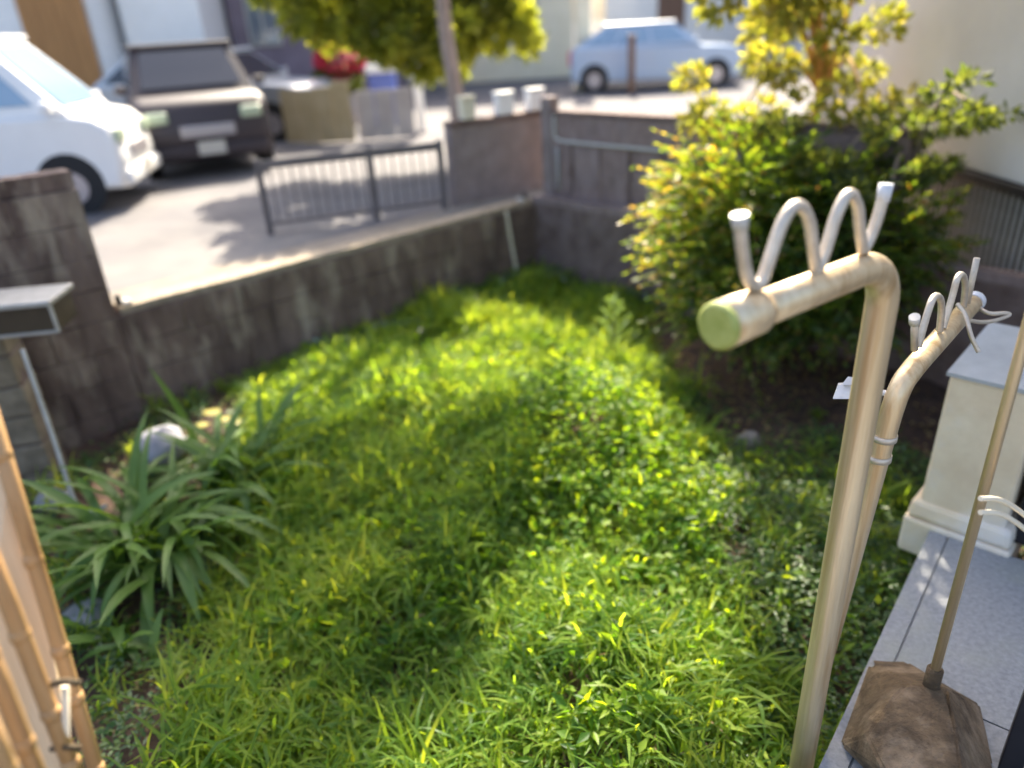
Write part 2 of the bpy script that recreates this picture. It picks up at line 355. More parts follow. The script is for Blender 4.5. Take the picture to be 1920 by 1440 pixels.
# faint pilasters / streaked render strips low on the wall
for k, (s_, w_, h_) in enumerate([]) if 1 else enumerate([(2.35, .10, .74), (2.62, .16, .66), (2.95, .12, .72), (3.28, .07, .70)]):
    c = PL+AV*s_
    walled('render_strip', c, c+AV*w_, -.1, h_, .02, M['wall'], t, .004, off=-.014, nx=4, nz=14)
t = empty('tall_wall', PL-AV*.7)
tag(t, 'taller dark rough concrete wall left of the low street wall, beside the dark box', 'wall')
walled('wall', PL-AV*3.2, PL-AV*.003, -.3, 1.62, .16, M['wall'], t, nx=50, nz=16)
facing(t, PL-AV*3.2, PL-AV*.003, 1.62, NV)
walled('coping', PL-AV*3.2, PL-AV*.003, 1.628, 1.725, .165, M['wall'], t, .003, off=-.003, nx=50, nz=2)
# iron hinge stubs at the two ends of the low wall
for k, (p_, lb) in enumerate([(PL+AV*.05, 'small black iron bracket at the left end of the low wall, against the tall wall'), (OC-AV*.05, 'small black iron bracket at the far corner where the low wall meets the side wall')]):
    t = empty('bracket', p_+NV*.06+Vector((0, 0, .862))); tag(t, lb, 'bracket', 'iron brackets at the ends of the low wall')
    c = t.location
    MB().box(c+Vector((0, 0, .03)), (.035, .03, .07), ANG_A, .004).build('plate', M['black'], t)
    MB().box(c+AV*.045*(-1 if k == 0 else 1)*-1+Vector((0, 0, .012)), (.05, .09, .02), ANG_A, .004).build('foot', M['pin'], t)

# side wall (lower retaining part, recess, upper part)
t = empty('side_wall', OC+BV*1.2)
tag(t, 'violet grey retaining wall in shade running from the far corner behind the shrub', 'wall')
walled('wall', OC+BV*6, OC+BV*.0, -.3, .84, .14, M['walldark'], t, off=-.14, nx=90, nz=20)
walled('ledge', OC+BV*6, OC+BV*.0, .842, .90, .10, M['wallviolet'], t, .004, off=-.10, nx=60, nz=2)
t = empty('upper_wall', OC+BV*1.2+AV*.2)
tag(t, 'upper violet grey panel wall above the side retaining wall with dark top edge', 'wall')
u0_ = OC+AV*.16
walled('wall', u0_+BV*3.2, u0_+BV*.12, .42, 1.60, .09, M['wallviolet'], t, off=-.09, nx=60, nz=20)
walled('top_rail', u0_+BV*3.2, u0_+BV*.12, 1.603, 1.64, .12, M['walldark'], t, .001, off=-.105, nx=20, nz=1)
for k in range(9):
    c = u0_+BV*(.34+.33*k)-AV*.006
    walled('panel_joint', c+BV*.03, c, .93, 1.36, .02, M['wallviolet'] if k % 2 else M['walldark'], t, .001, off=-.012, nx=1, nz=8)
mb = MB(); c = u0_+BV*.055+AV*.045; mb.box((c.x, c.y, 1.08), (.12, .12, 1.34), ANG_A, .01).rough(.004, 3); po = mb.build('wall_post', M['brownwall'], None)
tag(po, 'square brown concrete post at the left end of the upper panel wall', 'post')
# white conduit on the upper wall
pts = [u0_+BV*.17-AV*.02+Vector((0, 0, z)) for z in (1.60, 1.5, 1.44)]+[u0_+BV*.19-AV*.02+Vector((0, 0, 1.40)), u0_+BV*.26-AV*.02+Vector((0, 0, 1.385))]+[u0_+BV*s_-AV*.02+Vector((0, 0, 1.383)) for s_ in (.5, .9, 1.5, 2.4)]
tag(MB().tube(arc(pts, 2), .013, 10).build('conduit', M['pin']), 'thin white conduit bending along the upper violet grey wall', 'pipe')
pts = [u0_+BV*.20-AV*.02+Vector((0, 0, z)) for z in (1.33, 1.1, .95)]
tag(MB().tube(pts, .012, 8).build('downpipe', M['greystone']), 'short pale vertical pipe on the upper wall under the conduit', 'pipe')
pts = [onplane(960, 398, OC, AV), onplane(968, 460, OC, AV), onplane(980, 520, OC, AV), onplane(986, 575, OC, AV)]
pa = PL+AV*3.36-NV*.03; pts = [pa+Vector((0, 0, .83)), pa+AV*.03+Vector((0, 0, .5))-NV*.02, pa+AV*.05-NV*.05+Vector((0, 0, .2)), pa+AV*.06-NV*.06+Vector((0, 0, -.1))]
tag(MB().tube(arc(pts, 2), .014, 8).build('cane', M['peg']), 'thin pale cane leaning on the low wall near the far corner', 'cane')

# ------------------------------------------------------------------ neighbour's white house on the right
t = empty('white_house', (3.1, 5.5, .4)); tag(t, 'neighbouring house with plain white wall above a dark slatted base', 'house')
HX = 3.0
MB().box((HX+2.5, 4.35, 3.66), (5, 6.0, 4.60), 0, .01).build('wall', M['whitewall'], t)
MB().box((HX+2.47, 4.35, 1.325), (5.0, 6.04, .055), 0, .004).build('sill', M['black'], t)
MB().box((HX+2.62, 4.35, .45), (5.0, 5.9, 1.70), 0).build('foundation', M['darkbox'], t)
MB().box((HX+.02, 3.6, .755), (.05, 4.2, .05), 0, .003).build('bottom_rail', M['black'], t)
sl_ = MB().box((0, 0, 0), (.010, .021, .52), 0, .002).bm
me = bpy.data.meshes.new('slat'); bmesh.ops.recalc_face_normals(sl_, faces=sl_.faces[:]); sl_.to_mesh(me); sl_.free(); me.materials.append(M['slat'])
for k in range(60):
    o = bpy.data.objects.new('slat', me); link(o, t); o.location = Vector((HX+.02, 2.05+k*.06, 1.04))-t.location; o.rotation_euler = (0, 0, random.uniform(-.06, .06))
MB().box((HX+2.3, 4.2, 6.1), (5.6, 6.8, .25), 0, .02).build('roof', M['roof'], t)

# ------------------------------------------------------------------ gate frame, brown wall, boxes behind the low wall
t = empty('railing', gz(708, 415, STREET)); tag(t, 'long see-through grey railing with thin bars on the street edge behind the low wall', 'railing')
pA = gz(708, 412, STREET); pB = gz(835, 395, STREET); d = (pB-pA).normalized(); topz = 1.44; pS = pA-d*.95; an_ = math.atan2(d.y, d.x); Lr = (pB-pS).length
for p_ in (pS, pA, pB): MB().box((p_.x, p_.y, (STREET+topz)/2), (.055, .055, topz-STREET), an_, .005).build('post', M['greypaint'], t)
c = (pS+pB)/2
MB().box((c.x, c.y, topz-.05), (Lr, .03, .07), an_, .006).build('top_rail', M['greypaint'], t)
MB().box((c.x, c.y, STREET+.09), (Lr, .025, .03), an_, .004).build('bottom_rail', M['greypaint'], t)
nb = int(Lr/.085)
bo = None
for k in range(1, nb):
    p_ = pS+d*(Lr*k/nb)
    if bo is None: bo = MB().box((0, 0, 0), (.010, .010, topz-STREET-.19), 0, 0).build('bar', M['greypaint'], None); bo.parent = t
    else: o = bo.copy(); link(o); o.parent = t; 
    (bo if k == 1 else o).location = Vector((p_.x, p_.y, (STREET+topz)/2+.01))-t.location
bl = gz(858, 392, STREET); br = gz(1036, 355, STREET)
t = empty('brown_wall', (bl+br)/2); tag(t, 'pinkish brown garden wall on the street side beside the barrier', 'wall')
walled('wall', bl, br, STREET, 1.53, .12, M['brownwall'], t, .003, nx=30, nz=14)
walled('coping', bl, br, 1.533, 1.58, .15, M['walldark'], t, .002, off=-.015, nx=20, nz=1)
for fx, lb, ww in ((.16, 'leftmost of three white boxes on the brown wall, smallest and creamiest', .13), (.52, 'middle of three white boxes on the brown wall', .17), (.84, 'rightmost white box on the brown wall, beside the post', .17)):
    p_ = bl.lerp(br, fx)+Vector((0, .06, 0))
    t = empty('white_box', (p_.x, p_.y, 1.582)); tag(t, lb, 'box', 'white boxes on the brown wall')
    MB().box((p_.x, p_.y, 1.582+.09), (ww, .11, .18), .5, .012).build('body', M['white'] if fx > .2 else M['cream'], t)
    MB().box((p_.x, p_.y, 1.582+.192), (ww+.015, .125, .022), .5, .006).build('lid', M['white'] if fx > .2 else M['cream'], t)

# ------------------------------------------------------------------ vehicles
def make_car(name, loc, rz, paint, glass, prof, roofz, beltz, L, W, label, wheel=.27, light=None):
    """prof: greenhouse points (x from nose, z) ; local x forward = -x from nose"""
    WORLD[0] = False
    t = empty(name, loc, rz); tag(t, label, 'car')
    def loft(poly, stations):
        mb = MB(); rings = []
        for (y, ins, zs) in stations:
            cx = sum(p[0] for p in poly)/len(poly); cz = sum(p[1] for p in poly)/len(poly)
            rings.append([mb.bm.verts.new((-(cx+(p[0]-cx)*ins), y, cz+(p[1]-cz)*zs)) for p in poly])
        n = len(poly)
        for a, b in zip(rings, rings[1:]):
            for k in range(n): f = mb.bm.faces.new((a[k], a[(k+1) % n], b[(k+1) % n], b[k])); f.smooth = True
        mb.bm.faces.new(rings[0]); mb.bm.faces.new(rings[-1][::-1]); return mb
    h0 = prof['hood']
    body = [(0.02, .22), (0, .5), (.05, h0-.16), (.16, h0-.06), (prof['ws'], h0), (L-.12, beltz+.02), (L-.02, beltz-.1), (L, .45), (L-.03, .22)]
    h = W/2
    loft(body, [(-h, .96, .88), (-h+.03, .985, .97), (-h+.12, 1, 1), (h-.12, 1, 1), (h-.03, .985, .97), (h, .96, .88)]).build('body', paint, t)
    ws, rf, rb = prof['ws'], prof['rf'], prof['rb']
    # greenhouse with inward leaning sides
    def gh(x, z, y): return (-x, y, z)
    top = roofz; tw = h-.17; bw = h-.03
    mb = MB()
    lo = [(ws-.02, beltz-.02), (L-.1, beltz-.02)]; hi = [(rf, top-.03), (rb, top-.03)]
    vs_ = [mb.bm.verts.new(gh(x, z, s*yy)) for (x, z), yy in ((lo[0], bw), (lo[1], bw), (hi[0], tw), (hi[1], tw)) for s in (-1, 1)]
    a0_, a1_, b0_, b1_, c0_, c1_, d0_, d1_ = vs_
    for f in ((a0_, b0_, d0_, c0_), (a1_, c1_, d1_, b1_), (a0_, c0_, c1_, a1_), (b0_, b1_, d1_, d0_), (c0_, d0_, d1_, c1_), (a0_, a1_, b1_, b0_)): mb.bm.faces.new(f)
    mb.build('cabin', paint, t)
    mb = MB(); mb.box((-(rf+rb)/2, 0, top-.015), (rb-rf+.12, tw*2+.06, .06), 0, .028); mb.build('roof', paint, t)
    def panel(nm, quad, m_, out):
        q = [Vector(p) for p in quad]; n = (q[1]-q[0]).cross(q[3]-q[0]).normalized()
        if n.dot(out) < 0: n = -n
        mb = MB(); a = [mb.bm.verts.new(p+n*.003) for p in q]; b = [mb.bm.verts.new(p+n*.012) for p in q]
        mb.bm.faces.new(b); mb.bm.faces.new(a[::-1])
        for k in range(4): mb.bm.faces.new((a[k], a[(k+1) % 4], b[(k+1) % 4], b[k]))
        return mb.build(nm, m_, t)
    def lp(u, v, s):                                  # side: u along, v up
        x = (ws+(L-.1-ws)*u)*(1-v)+(rf+(rb-rf)*u)*v; y = bw*(1-v)+tw*v; return (-x, s*y, beltz+(top-.03-beltz)*v)
    for s in (-1, 1):
        for u0w, u1w in ((.07, .36), (.39, .68), (.71, .93)):
            panel('window', [lp(u0w, .12, s), lp(u1w, .12, s), lp(u1w, .86, s), lp(u0w, .86, s)], glass, Vector((0, s, 0)))
    def fp(u, v, x0, x1): y = (bw*(1-v)+tw*v)*(2*u-1); return (-(x0*(1-v)+x1*v), y, beltz+(top-.03-beltz)*v)
    panel('windshield', [fp(.08, .08, ws-.02, rf), fp(.92, .08, ws-.02, rf), fp(.92, .9, ws-.02, rf), fp(.08, .9, ws-.02, rf)], glass, Vector((1, 0, .5)))
    panel('rear_window', [fp(.1, .2, L-.1, rb), fp(.9, .2, L-.1, rb), fp(.9, .85, L-.1, rb), fp(.1, .85, L-.1, rb)], glass, Vector((-1, 0, .5)))
    for s in (-1, 1):
        MB().box((-.035, s*(h-.22), h0-.24), (.09, .26, .14), 0, .03).build('headlight', M['lamp'], t)
        MB().box((-(ws+.12), s*(h+.07), beltz+.06), (.09, .14, .11), 0, .025).build('mirror', paint, t)
        MB().box((-L+.0, s*(h-.12), beltz-.22), (.05, .12, .3), 0, .02).build('tail_light', M['red'], t)
    MB().box((.0, 0, .56), (.05, W*.42, .14), 0, .015).build('grille', M['chrome'], t)
    MB().box((.0, 0, .32), (.09, W*.9, .16), 0, .04).build('bumper', paint, t)
    MB().box((.05, 0, .36), (.012, .33, .16), 0, .003).build('number_plate', M['pin'], t)
    for x in (.55, L-.55):
        for s in (-1, 1):
            y = s*(h-.09)
            wo = MB().tube([(-x, y-.09, wheel), (-x, y-.07, wheel), (-x, y+.07, wheel), (-x, y+.09, wheel)], [wheel*.9, wheel, wheel, wheel*.9], 22).build('wheel', M['tyre'], t)
            WORLD[0] = False
            MB().tube([(-x, y+s*.085, wheel), (-x, y+s*.098, wheel)], wheel*.6, 16).build('rim', M['chrome'], wo)
            MB().tube([(-x, s*(h-.012), wheel+.02), (-x, s*(h+.002), wheel+.02)], wheel+.06, 20).build('wheel_arch', M['tyre'], t)
    WORLD[0] = True
    return t
kei = dict(hood=.98, ws=.42, rf=1.05, rb=3.1)
p_ = gz(215, 395, STREET)
make_car('car', (p_.x+.10, p_.y+.72, STREET), math.radians(10), M['white'], M['carglass'], kei, 1.72, 1.0, 3.4, 1.48, 'white small van with pale blue reflecting windows behind the tall wall at left')
p_ = gz(440, 320, STREET)
make_car('car', (p_.x-.1, p_.y-.35, STREET), math.radians(-64), M['blackpaint'], M['darkglass'], dict(hood=.98, ws=.62, rf=1.2, rb=3.1), 1.55, 1.0, 3.4, 1.56, 'black compact car parked facing the garden, right of the white van')
p_ = gY(560, 130, 13.2)
make_car('car', (p_.x+.2, 13.6, STREET), math.radians(-12), M['silver'], M['darkglass'], dict(hood=.92, ws=.9, rf=1.5, rb=3.1), 1.42, .95, 3.9, 1.6, 'silver grey car parked behind the black car')
p_ = gY(1290, 120, 16.5)
make_car('car', (p_.x+1.6, 18.5, STREET), math.radians(-8), M['bluepaint'], M['carglass'], dict(hood=.9, ws=.9, rf=1.5, rb=3.0), 1.40, .95, 3.8, 1.6, 'pale blue car far off down the street, above the side wall')

# ------------------------------------------------------------------ far buildings
def house(name, x0, x1, Yf, h, wallm, label, wins=(), roofm=None, depth=6, doors=()):
    t = empty(name, ((x0+x1)/2, Yf, STREET)); tag(t, label, 'house')
    MB().box(((x0+x1)/2, Yf+depth/2, STREET+h/2), (x1-x0, depth, h), 0, .02).build('wall', wallm, t)
    MB().box(((x0+x1)/2, Yf+depth/2-.15, STREET+h+.10), (x1-x0+.5, depth+.6, .2), 0, .03).build('roof', roofm or M['roof'], t)
    for (a, b, zl, zh) in wins:
        f = MB().box(((a+b)/2, Yf-.02, STREET+(zl+zh)/2), (b-a, .06, zh-zl), 0, .01).build('window', M['rim'], t)
        MB().box(((a+b)/2, Yf-.055, STREET+(zl+zh)/2), (b-a-.12, .02, zh-zl-.12), 0).build('pane', M['glass'], f)
        MB().box(((a+b)/2, Yf-.07, STREET+(zl+zh)/2), (.04, .02, zh-zl-.12), 0).build('mullion', M['rim'], f)
    for (a, b, zh, mm) in doors:
        f = MB().box(((a+b)/2, Yf-.03, STREET+zh/2), (b-a, .07, zh), 0, .01).build('door', mm, t)
        MB().box((b-.15, Yf-.08, STREET+1.0), (.04, .05, .12), 0, .005).build('handle', M['chrome'], f)
    return t
Y1 = 15.2
def X1(px, Yv=Y1): return gY(px, 60, Yv).x
house('house', X1(-420), X1(178), Y1, 5.4, M['white'], 'white rendered house with orange brown timber door wall behind the white van', wins=[(X1(-300), X1(-160), 1.0, 2.2)], doors=[])
t = empty('timber_screen', (X1(110), Y1-.12, STREET)); tag(t, 'orange brown timber board screen on the white house front', 'screen')
for k in range(7):
    xa = X1(52)+k*(X1(176)-X1(52))/7
    MB().box((xa+.08, Y1-.12, STREET+1.7), ((X1(176)-X1(52))/7-.012, .035, 3.4), 0, .004).build('board', M['timber'], t)
house('house', X1(196), X1(352), Y1+.8, 4.6, M['white'], 'narrow bright white house front between the timber screen and the dark house', wins=[(X1(235), X1(300), 2.9, 3.9)])
house('house', X1(362), X1(670), Y1+2.2, 5.0, M['violetwall'], 'dark violet grey house behind the silver car', wins=[(X1(400), X1(470), 1.4, 2.6), (X1(520), X1(600), 1.4, 2.6)])
house('house', X1(690, 24), X1(1075, 24), 24, 6.0, M['cream'], 'cream house far behind the olive tree', wins=[(X1(760, 24), X1(850, 24), 1.0, 2.4), (X1(930, 24), X1(1010, 24), 1.0, 2.4)])
house('house', X1(1135, 26), X1(1420, 26), 26, 6.0, M['white'], 'white house with brown shuttered window at the end of the street', doors=[(X1(1232, 26), X1(1282, 26), 2.6, M['browndoor'])])
house('house', X1(1450, 24), X1(1800, 24), 22, 6.5, M['whitewall'], 'pale house behind the yellow tree at right', wins=[(X1(1500, 22), X1(1560, 22), 1.0, 2.2)])
t = empty('cream_pillar', (X1(1092, 19), 19, STREET)); tag(t, 'slim cream gate pillar at the far street corner', 'pillar')
MB().box((X1(1092, 19), 19, STREET+1.5), (.36, .36, 3.0), 0, .02).build('shaft', M['cream'], t); MB().box((X1(1092, 19), 19, STREET+3.05), (.44, .44, .1), 0, .02).build('cap', M['cream'], t)
for px, yy, hh, mm, lb in ((1185, 17.5, 1.15, 'browndoor', 'dark slim meter post beside the pale blue car'), (792, 11.6, 1.15, 'white', 'white square post at the right end of the grey sheet panels')):
    p_ = gz(px, 245 if px < 1000 else 175, STREET) if px < 1000 else Vector((X1(px, yy), yy, 0))
    t = empty('street_post', (p_.x, p_.y, STREET)); tag(t, lb, 'post')
    MB().box((p_.x, p_.y, STREET+hh/2), (.14, .14, hh), 0, .015).build('shaft', M[mm], t); MB().box((p_.x, p_.y, STREET+hh+.02), (.18, .18, .04), 0, .01).build('cap', M[mm], t)
# plywood sheets and grey sheets
pl = gz(540, 272, STREET); pr_ = gz(668, 268, STREET); t = empty('plywood_screen', pl); tag(t, 'sun bleached beige plywood boards standing right of the black car', 'screen')
for k in range(4):
    a = pl.lerp(pr_, k/4); b = pl.lerp(pr_, (k+1)/4-.01); mb = MB(); beam(mb, a, b, STREET+random.uniform(.02, .06), STREET+.86+random.uniform(-.05, .05), .03); mb.build('board', M['plywood'], t)
pl = gz(676, 266, STREET); pr_ = gz(782, 258, STREET); t = empty('metal_screen', pl); tag(t, 'grey sheet metal panels between the plywood and the white post', 'screen')
for k in range(3):
    a = pl.lerp(pr_, k/3); b = pl.lerp(pr_, (k+1)/3-.015); mb = MB(); beam(mb, a, b, STREET+.03, STREET+.74, .03); mb.build('panel', M['greyboard'], t)
# red flowers in a pot, blue tub
p_ = gz(655, 235, STREET); t = empty('flower_pot', (p_.x, p_.y, STREET)); tag(t, 'potted plant with a head of red flowers behind the plywood boards', 'plant')
MB().tube([(p_.x, p_.y, STREET), (p_.x, p_.y, STREET+.55)], [.16, .24], 16).build('pot', M['greyboard'], t)
pp, vv = ell(900, (p_.x, p_.y, STREET+1.12), (.42, .3, .26)); o = leaves('flowers', pp, vv, np.full(900, .11), np.full(900, .09), M['red'], t); o['kind'] = 'stuff'
pp, vv = ell(900, (p_.x-.1, p_.y, STREET+.78), (.42, .3, .26)); o = leaves('foliage', pp, vv, np.full(900, .11), np.full(900, .06), M['darktree'], t); o['kind'] = 'stuff'
p_ = gz(728, 235, STREET); t = empty('storage_tub', (p_.x, p_.y, STREET)); tag(t, 'blue plastic tub with white lid behind the grey sheet panels', 'tub')
MB().box((p_.x, p_.y, STREET+.45), (.42, .34, .9), 0, .03, 1.1).build('tub', M['blue'], t); MB().box((p_.x, p_.y, STREET+.96), (.52, .42, .14), 0, .03).build('lid', M['white'], t)

# ------------------------------------------------------------------ trees
def tree(name, base, h, rad, clumps, lm, bm_, label, n=9000, ls=.11, hz_=4.9, cat='tree'):
    t = empty(name, base); tag(t, label, cat)
    b = Vector(base); pts = [b+Vector((0, 0, -.1)), b+Vector((.05, .0, h*.35)), b+Vector((-.04, .03, h*.7)), b+Vector((0, 0, h))]
    mb = MB(); mb.tube(arc(pts, 2), list(np.linspace(rad, rad*.6, len(arc(pts, 2)))), 12)
    top = b+Vector((0, 0, h))
    for (c, r) in clumps:
        c = Vector(c); midp = top.lerp(c, .5)+Vector((0, 0, .25)); q = arc([top-Vector((0, 0, .2)), midp, c], 2); mb.tube(q, list(np.linspace(rad*.5, rad*.12, len(q))), 7)
    mb.build('trunk', bm_, t)
    tot = sum(r[0]*r[1]*r[2] for _, r in clumps); PP = []; VV = []
    for c, r in clumps:
        k = max(int(n*(r[0]*r[1]*r[2])/tot), 200)*(3 if c[2] > hz_ else 1); p_, v_ = clumped(k, c, r, max(10, k//110), .24, .35); PP.append(p_); VV.append(v_)  # higher clumps thickened to block more sunlight
    PP = np.concatenate(PP); VV = np.concatenate(VV)+rng.normal(0, .5, (len(PP), 3))
    k = len(PP); o = leaves('crown', PP, VV, rng.uniform(.7, 1.3, k)*ls, rng.uniform(.7, 1.2, k)*ls*.55, lm, t, .3); o['kind'] = 'stuff'
    return t
tb = gz(862, 330, STREET)
cl = [((-1.75, 10.2, 2.85), (.95, .7, .65)), ((-.75, 10.0, 2.45), (.85, .7, .62)), ((.2, 10.3, 2.6), (.62, .6, .6)), ((-1.0, 10.1, 3.9), (1.1, .8, .6)), ((-1.6, 8.3, 5.55), (.95, .7, .55)), ((-.15, 8.2, 5.35), (.65, .6, .35)),
      ((-.9, 8.1, 6.3), (.95, .7, .5)), ((-1.3, 7.8, 6.9), (.9, .6, .4)), ((-2.4, 8.4, 4.9), (.6, .6, .5)), ((.32, 8.2, 5.02), (.42, .4, .15)), ((-.7, 8.3, 5.0), (.5, .5, .35))]  # upper clumps are out of view, shaped to throw shade on the garden
tree('street_tree', (tb.x, tb.y, STREET), 2.3, .10, cl, M['tree'], M['bark'], 'olive green street tree with slim brown trunk beyond the low wall', 34000, .14)
yb = gz(1480, 240, .45)
tree('yellow_tree', (2.55, 6.1, .42), 1.5, .05, [((2.2, 5.6, 2.15), (.60, .5, .36)), ((1.75, 5.5, 1.75), (.55, .4, .30)), ((1.75, 4.9, 2.65), (.55, .5, .35)), ((2.5, 5.3, 1.75), (.45, .4, .22)), ((1.35, 4.9, 2.75), (.35, .4, .3)), ((1.6, 4.5, 3.05), (.6, .5, .4)), ((2.15, 4.3, 2.9), (.5, .5, .35)), ((1.25, 4.4, 3.3), (.5, .5, .35)), ((1.75, 4.4, 3.5), (.6, .5, .35)), ((1.35, 4.3, 3.9), (.5, .5, .35)), ((1.9, 5.4, 2.6), (.5, .4, .35))], M['yellowtree'], M['orangebark'],  # high clumps out of view, added to shade the slab and right side
     'yellow green sunlit tree with orange bark behind the big shrub', 8000, .085, 2.85)
tree('grey_green_tree', (2.65, 4.9, .42), 1.0, .04, [((2.2, 4.75, 1.55), (.50, .4, .30)), ((2.6, 4.6, 1.60), (.38, .35, .25)), ((2.55, 4.2, 1.85), (.24, .25, .14)), ((2.3, 4.4, 1.25), (.4, .4, .25))], M['darktree'], M['bark'],
     'grey green bushy tree standing against the white house wall', 3800, .06)

# ------------------------------------------------------------------ big shrub
def shrub(name, base, clumps, label, ntw=1600, per=15, lsz=.038, tipfrac=.16):
    t = empty(name, base); tag(t, label, 'shrub'); b = Vector(base)
    for k in range(9):
        c = Vector(clumps[k % len(clumps)][0]); o_ = Vector((random.uniform(-.15, .15), random.uniform(-.12, .12), 0))
        e = c+Vector([random.uniform(-.3, .3) for _ in range(3)]); q = arc([b+o_, b.lerp(e, .5)+Vector((0, 0, .18)), e], 2)
        MB().tube(q, list(np.linspace(.016, .004, len(q))), 6).build('stem', M['stem'], t)
    vol = [r[0]*r[1]*r[2] for _, r, _ in clumps]; tot = sum(vol); P_ = []; D_ = []; T_ = []; S_ = []
    for (c, r, tip), v in zip(clumps, vol):
        n = max(60, int(ntw*v/tot)); o_, dv = ell(n, c, r, .25)
        d_ = dv*np.array([1, .8, .45])+rng.normal(0, .35, (n, 3)); d_[:, 0] -= .35; d_[:, 2] += .12; d_ /= np.linalg.norm(d_, axis=1)[:, None]
        L = rng.uniform(.16, .36, n)
        for j in range(per):
            f = (j+1)/per; p_ = o_+d_*(L*f)[:, None]; p_[:, 2] -= .05*f*f
            sd_ = np.cross(d_, rng.normal(0, .3, (n, 3))+np.array([0, 0, 1])); sd_ /= np.linalg.norm(sd_, axis=1)[:, None]
            s = 1 if j % 2 else -1
            P_.append(p_); D_.append(d_+sd_*s*(.9-.5*f)); S_.append(np.full(n, 1.25-.5*f))
            T_.append((dv[:, 0] < -.1) & (f > .35) & (rng.random(n) < tip))  # backlit left side put into leaf colour: yellow leaflets only there
    P_ = np.concatenate(P_); D_ = np.concatenate(D_); T_ = np.concatenate(T_); S_ = np.concatenate(S_)
    rus = rng.random(len(P_)) < .05
    for nm, msk, mm in (('foliage', ~T_ & ~rus, M['shrub']), ('lit_side_foliage', T_ & ~rus, M['tip']), ('rusty_foliage', rus, M['rusty'])):
        k = msk.sum(); o = leaves(nm, P_[msk], D_[msk], rng.uniform(.8, 1.3, k)*lsz*S_[msk], rng.uniform(.34, .52, k)*lsz*S_[msk], mm, t, .45); o['kind'] = 'stuff'
    return t
shrub('shrub', (1.9, 4.6, .1), [((1.50, 4.80, 1.30), (.42, .45, .36), .7), ((1.42, 4.5, .98), (.42, .4, .28), .5), ((1.9, 4.7, 1.12), (.55, .5, .36), .15), ((1.55, 4.35, .72), (.42, .4, .26), .15),
      ((2.3, 4.6, 1.0), (.42, .5, .32), .05), ((2.0, 4.35, .72), (.45, .4, .24), .05)],
      'large feathery shrub with yellow sunlit tips in front of the side wall', 1500, 17, .056)
# juniper-like sprig
p_ = gz(1150, 670, .2); t = empty('seedling', p_); tag(t, 'pale green upright feathery seedling left of the big shrub', 'plant')
MB().tube([p_, p_+Vector((0, 0, .42))], [.008, .003], 6).build('stem', M['stem'], t)
PP = []; DD = []
for k in range(26):
    z = .04+.40*k/26; a = k*2.4; L = .17*(1-k/30)
    for j in range(12):
        f = (j+1)/12; PP.append((p_.x+math.cos(a)*L*f, p_.y+math.sin(a)*L*f, p_.z+z+L*f*.8)); DD.append((math.cos(a)+random.uniform(-.8, .8), math.sin(a)+random.uniform(-.8, .8), 1))
o = leaves('foliage', np.array(PP), np.array(DD), np.full(len(PP), .04), np.full(len(PP), .009), M['pale'], t); o['kind'] = 'stuff'

# ------------------------------------------------------------------ ground vegetation
def inside(x, y):
    """garden: house side of the street wall and left of side wall, not on the slab"""
    dx = x-OC.x; dy = y-OC.y
    s = dx*NV.x+dy*NV.y; u = dx*AV.x+dy*AV.y
    e0 = np.array([.767, 1.326]); e1 = np.array([1.57, 2.275]); ed = (e1-e0)/np.linalg.norm(e1-e0); en = np.array([ed[1], -ed[0]])
    q = (x-e0[0])*en[0]+(y-e0[1])*en[1]
    along = (x-e0[0])*ed[0]+(y-e0[1])*ed[1]
    return (s < -.04) & (u < -.02) & ~((q > -.015) & (along < 1.75))
def pts_in(n, x0, x1, y0, y1):
    x = rng.uniform(x0, x1, n); y = rng.uniform(y0, y1, n); k = inside(x, y); x = x[k]; y = y[k]; return np.stack([x, y, hz(x, y)], 1)
def pix(P_):
    Q = P_-C0; k = Q@F; k = np.where(k < .1, .1, k); return 960+FP*(Q@RV)/k, 720-FP*(Q@UV)/k
def smooth(e0, e1, v): t_ = np.clip((v-e0)/(e1-e0), 0, 1); return t_*t_*(3-2*t_)
from mathutils import noise as mn
def nz2(P_, s, o_=0): return np.array([mn.noise(Vector((p[0]*s+o_, p[1]*s, o_))) for p in P_])
def wmask(P_):
    x, y = P_[:, 0], P_[:, 1]
    nn = nz2(P_, 1.9)*.35
    leafy = np.exp(-((x-.42)**2/.22+(y-3.35)**2/.75))           # broad-leaved mound in the middle
    right = smooth(.55, .95, x+nn*.6-.12*(y-2))                 # clover side
    bare = smooth(.9, 1.25, x+nn*.5)*smooth(3.1, 3.5, y+nn)      # soil under the shrub
    left = smooth(-1.15, -1.45, x+nn*.3+.17*(y-2.2))             # lily bed on the left
    return leafy, right, bare, left
Tc = pts_in(8200, -2.6, 1.9, 1.0, 6.9); lf, rt, ba, le = wmask(Tc)
dens = (1-.75*lf)*(1-.80*rt)*(1-ba*.97)*(1-.96*le)*(1-.55*smooth(5.6, 6.5, Tc[:, 1]))*(.85+.5*nz2(Tc, 3.5, 5))
Tc = Tc[rng.random(len(Tc)) < dens]; m_ = len(Tc)
th_ = np.clip(1+.55*nz2(Tc, 2.2, 9)+rng.normal(0, .2, m_), .5, 1.7); per = 26
Pg = np.repeat(Tc, per, 0); n = len(Pg); Hm = np.repeat(th_, per)
rr = rng.normal(0, .028, (n, 2))*Hm[:, None]; Pg[:, 0] += rr[:, 0]; Pg[:, 1] += rr[:, 1]; Pg[:, 2] = hz(Pg[:, 0], Pg[:, 1])+rng.uniform(-.01, .05, n)*Hm
k_ = inside(Pg[:, 0], Pg[:, 1]); Pg = Pg[k_]; Hm = Hm[k_]; n = len(Pg)
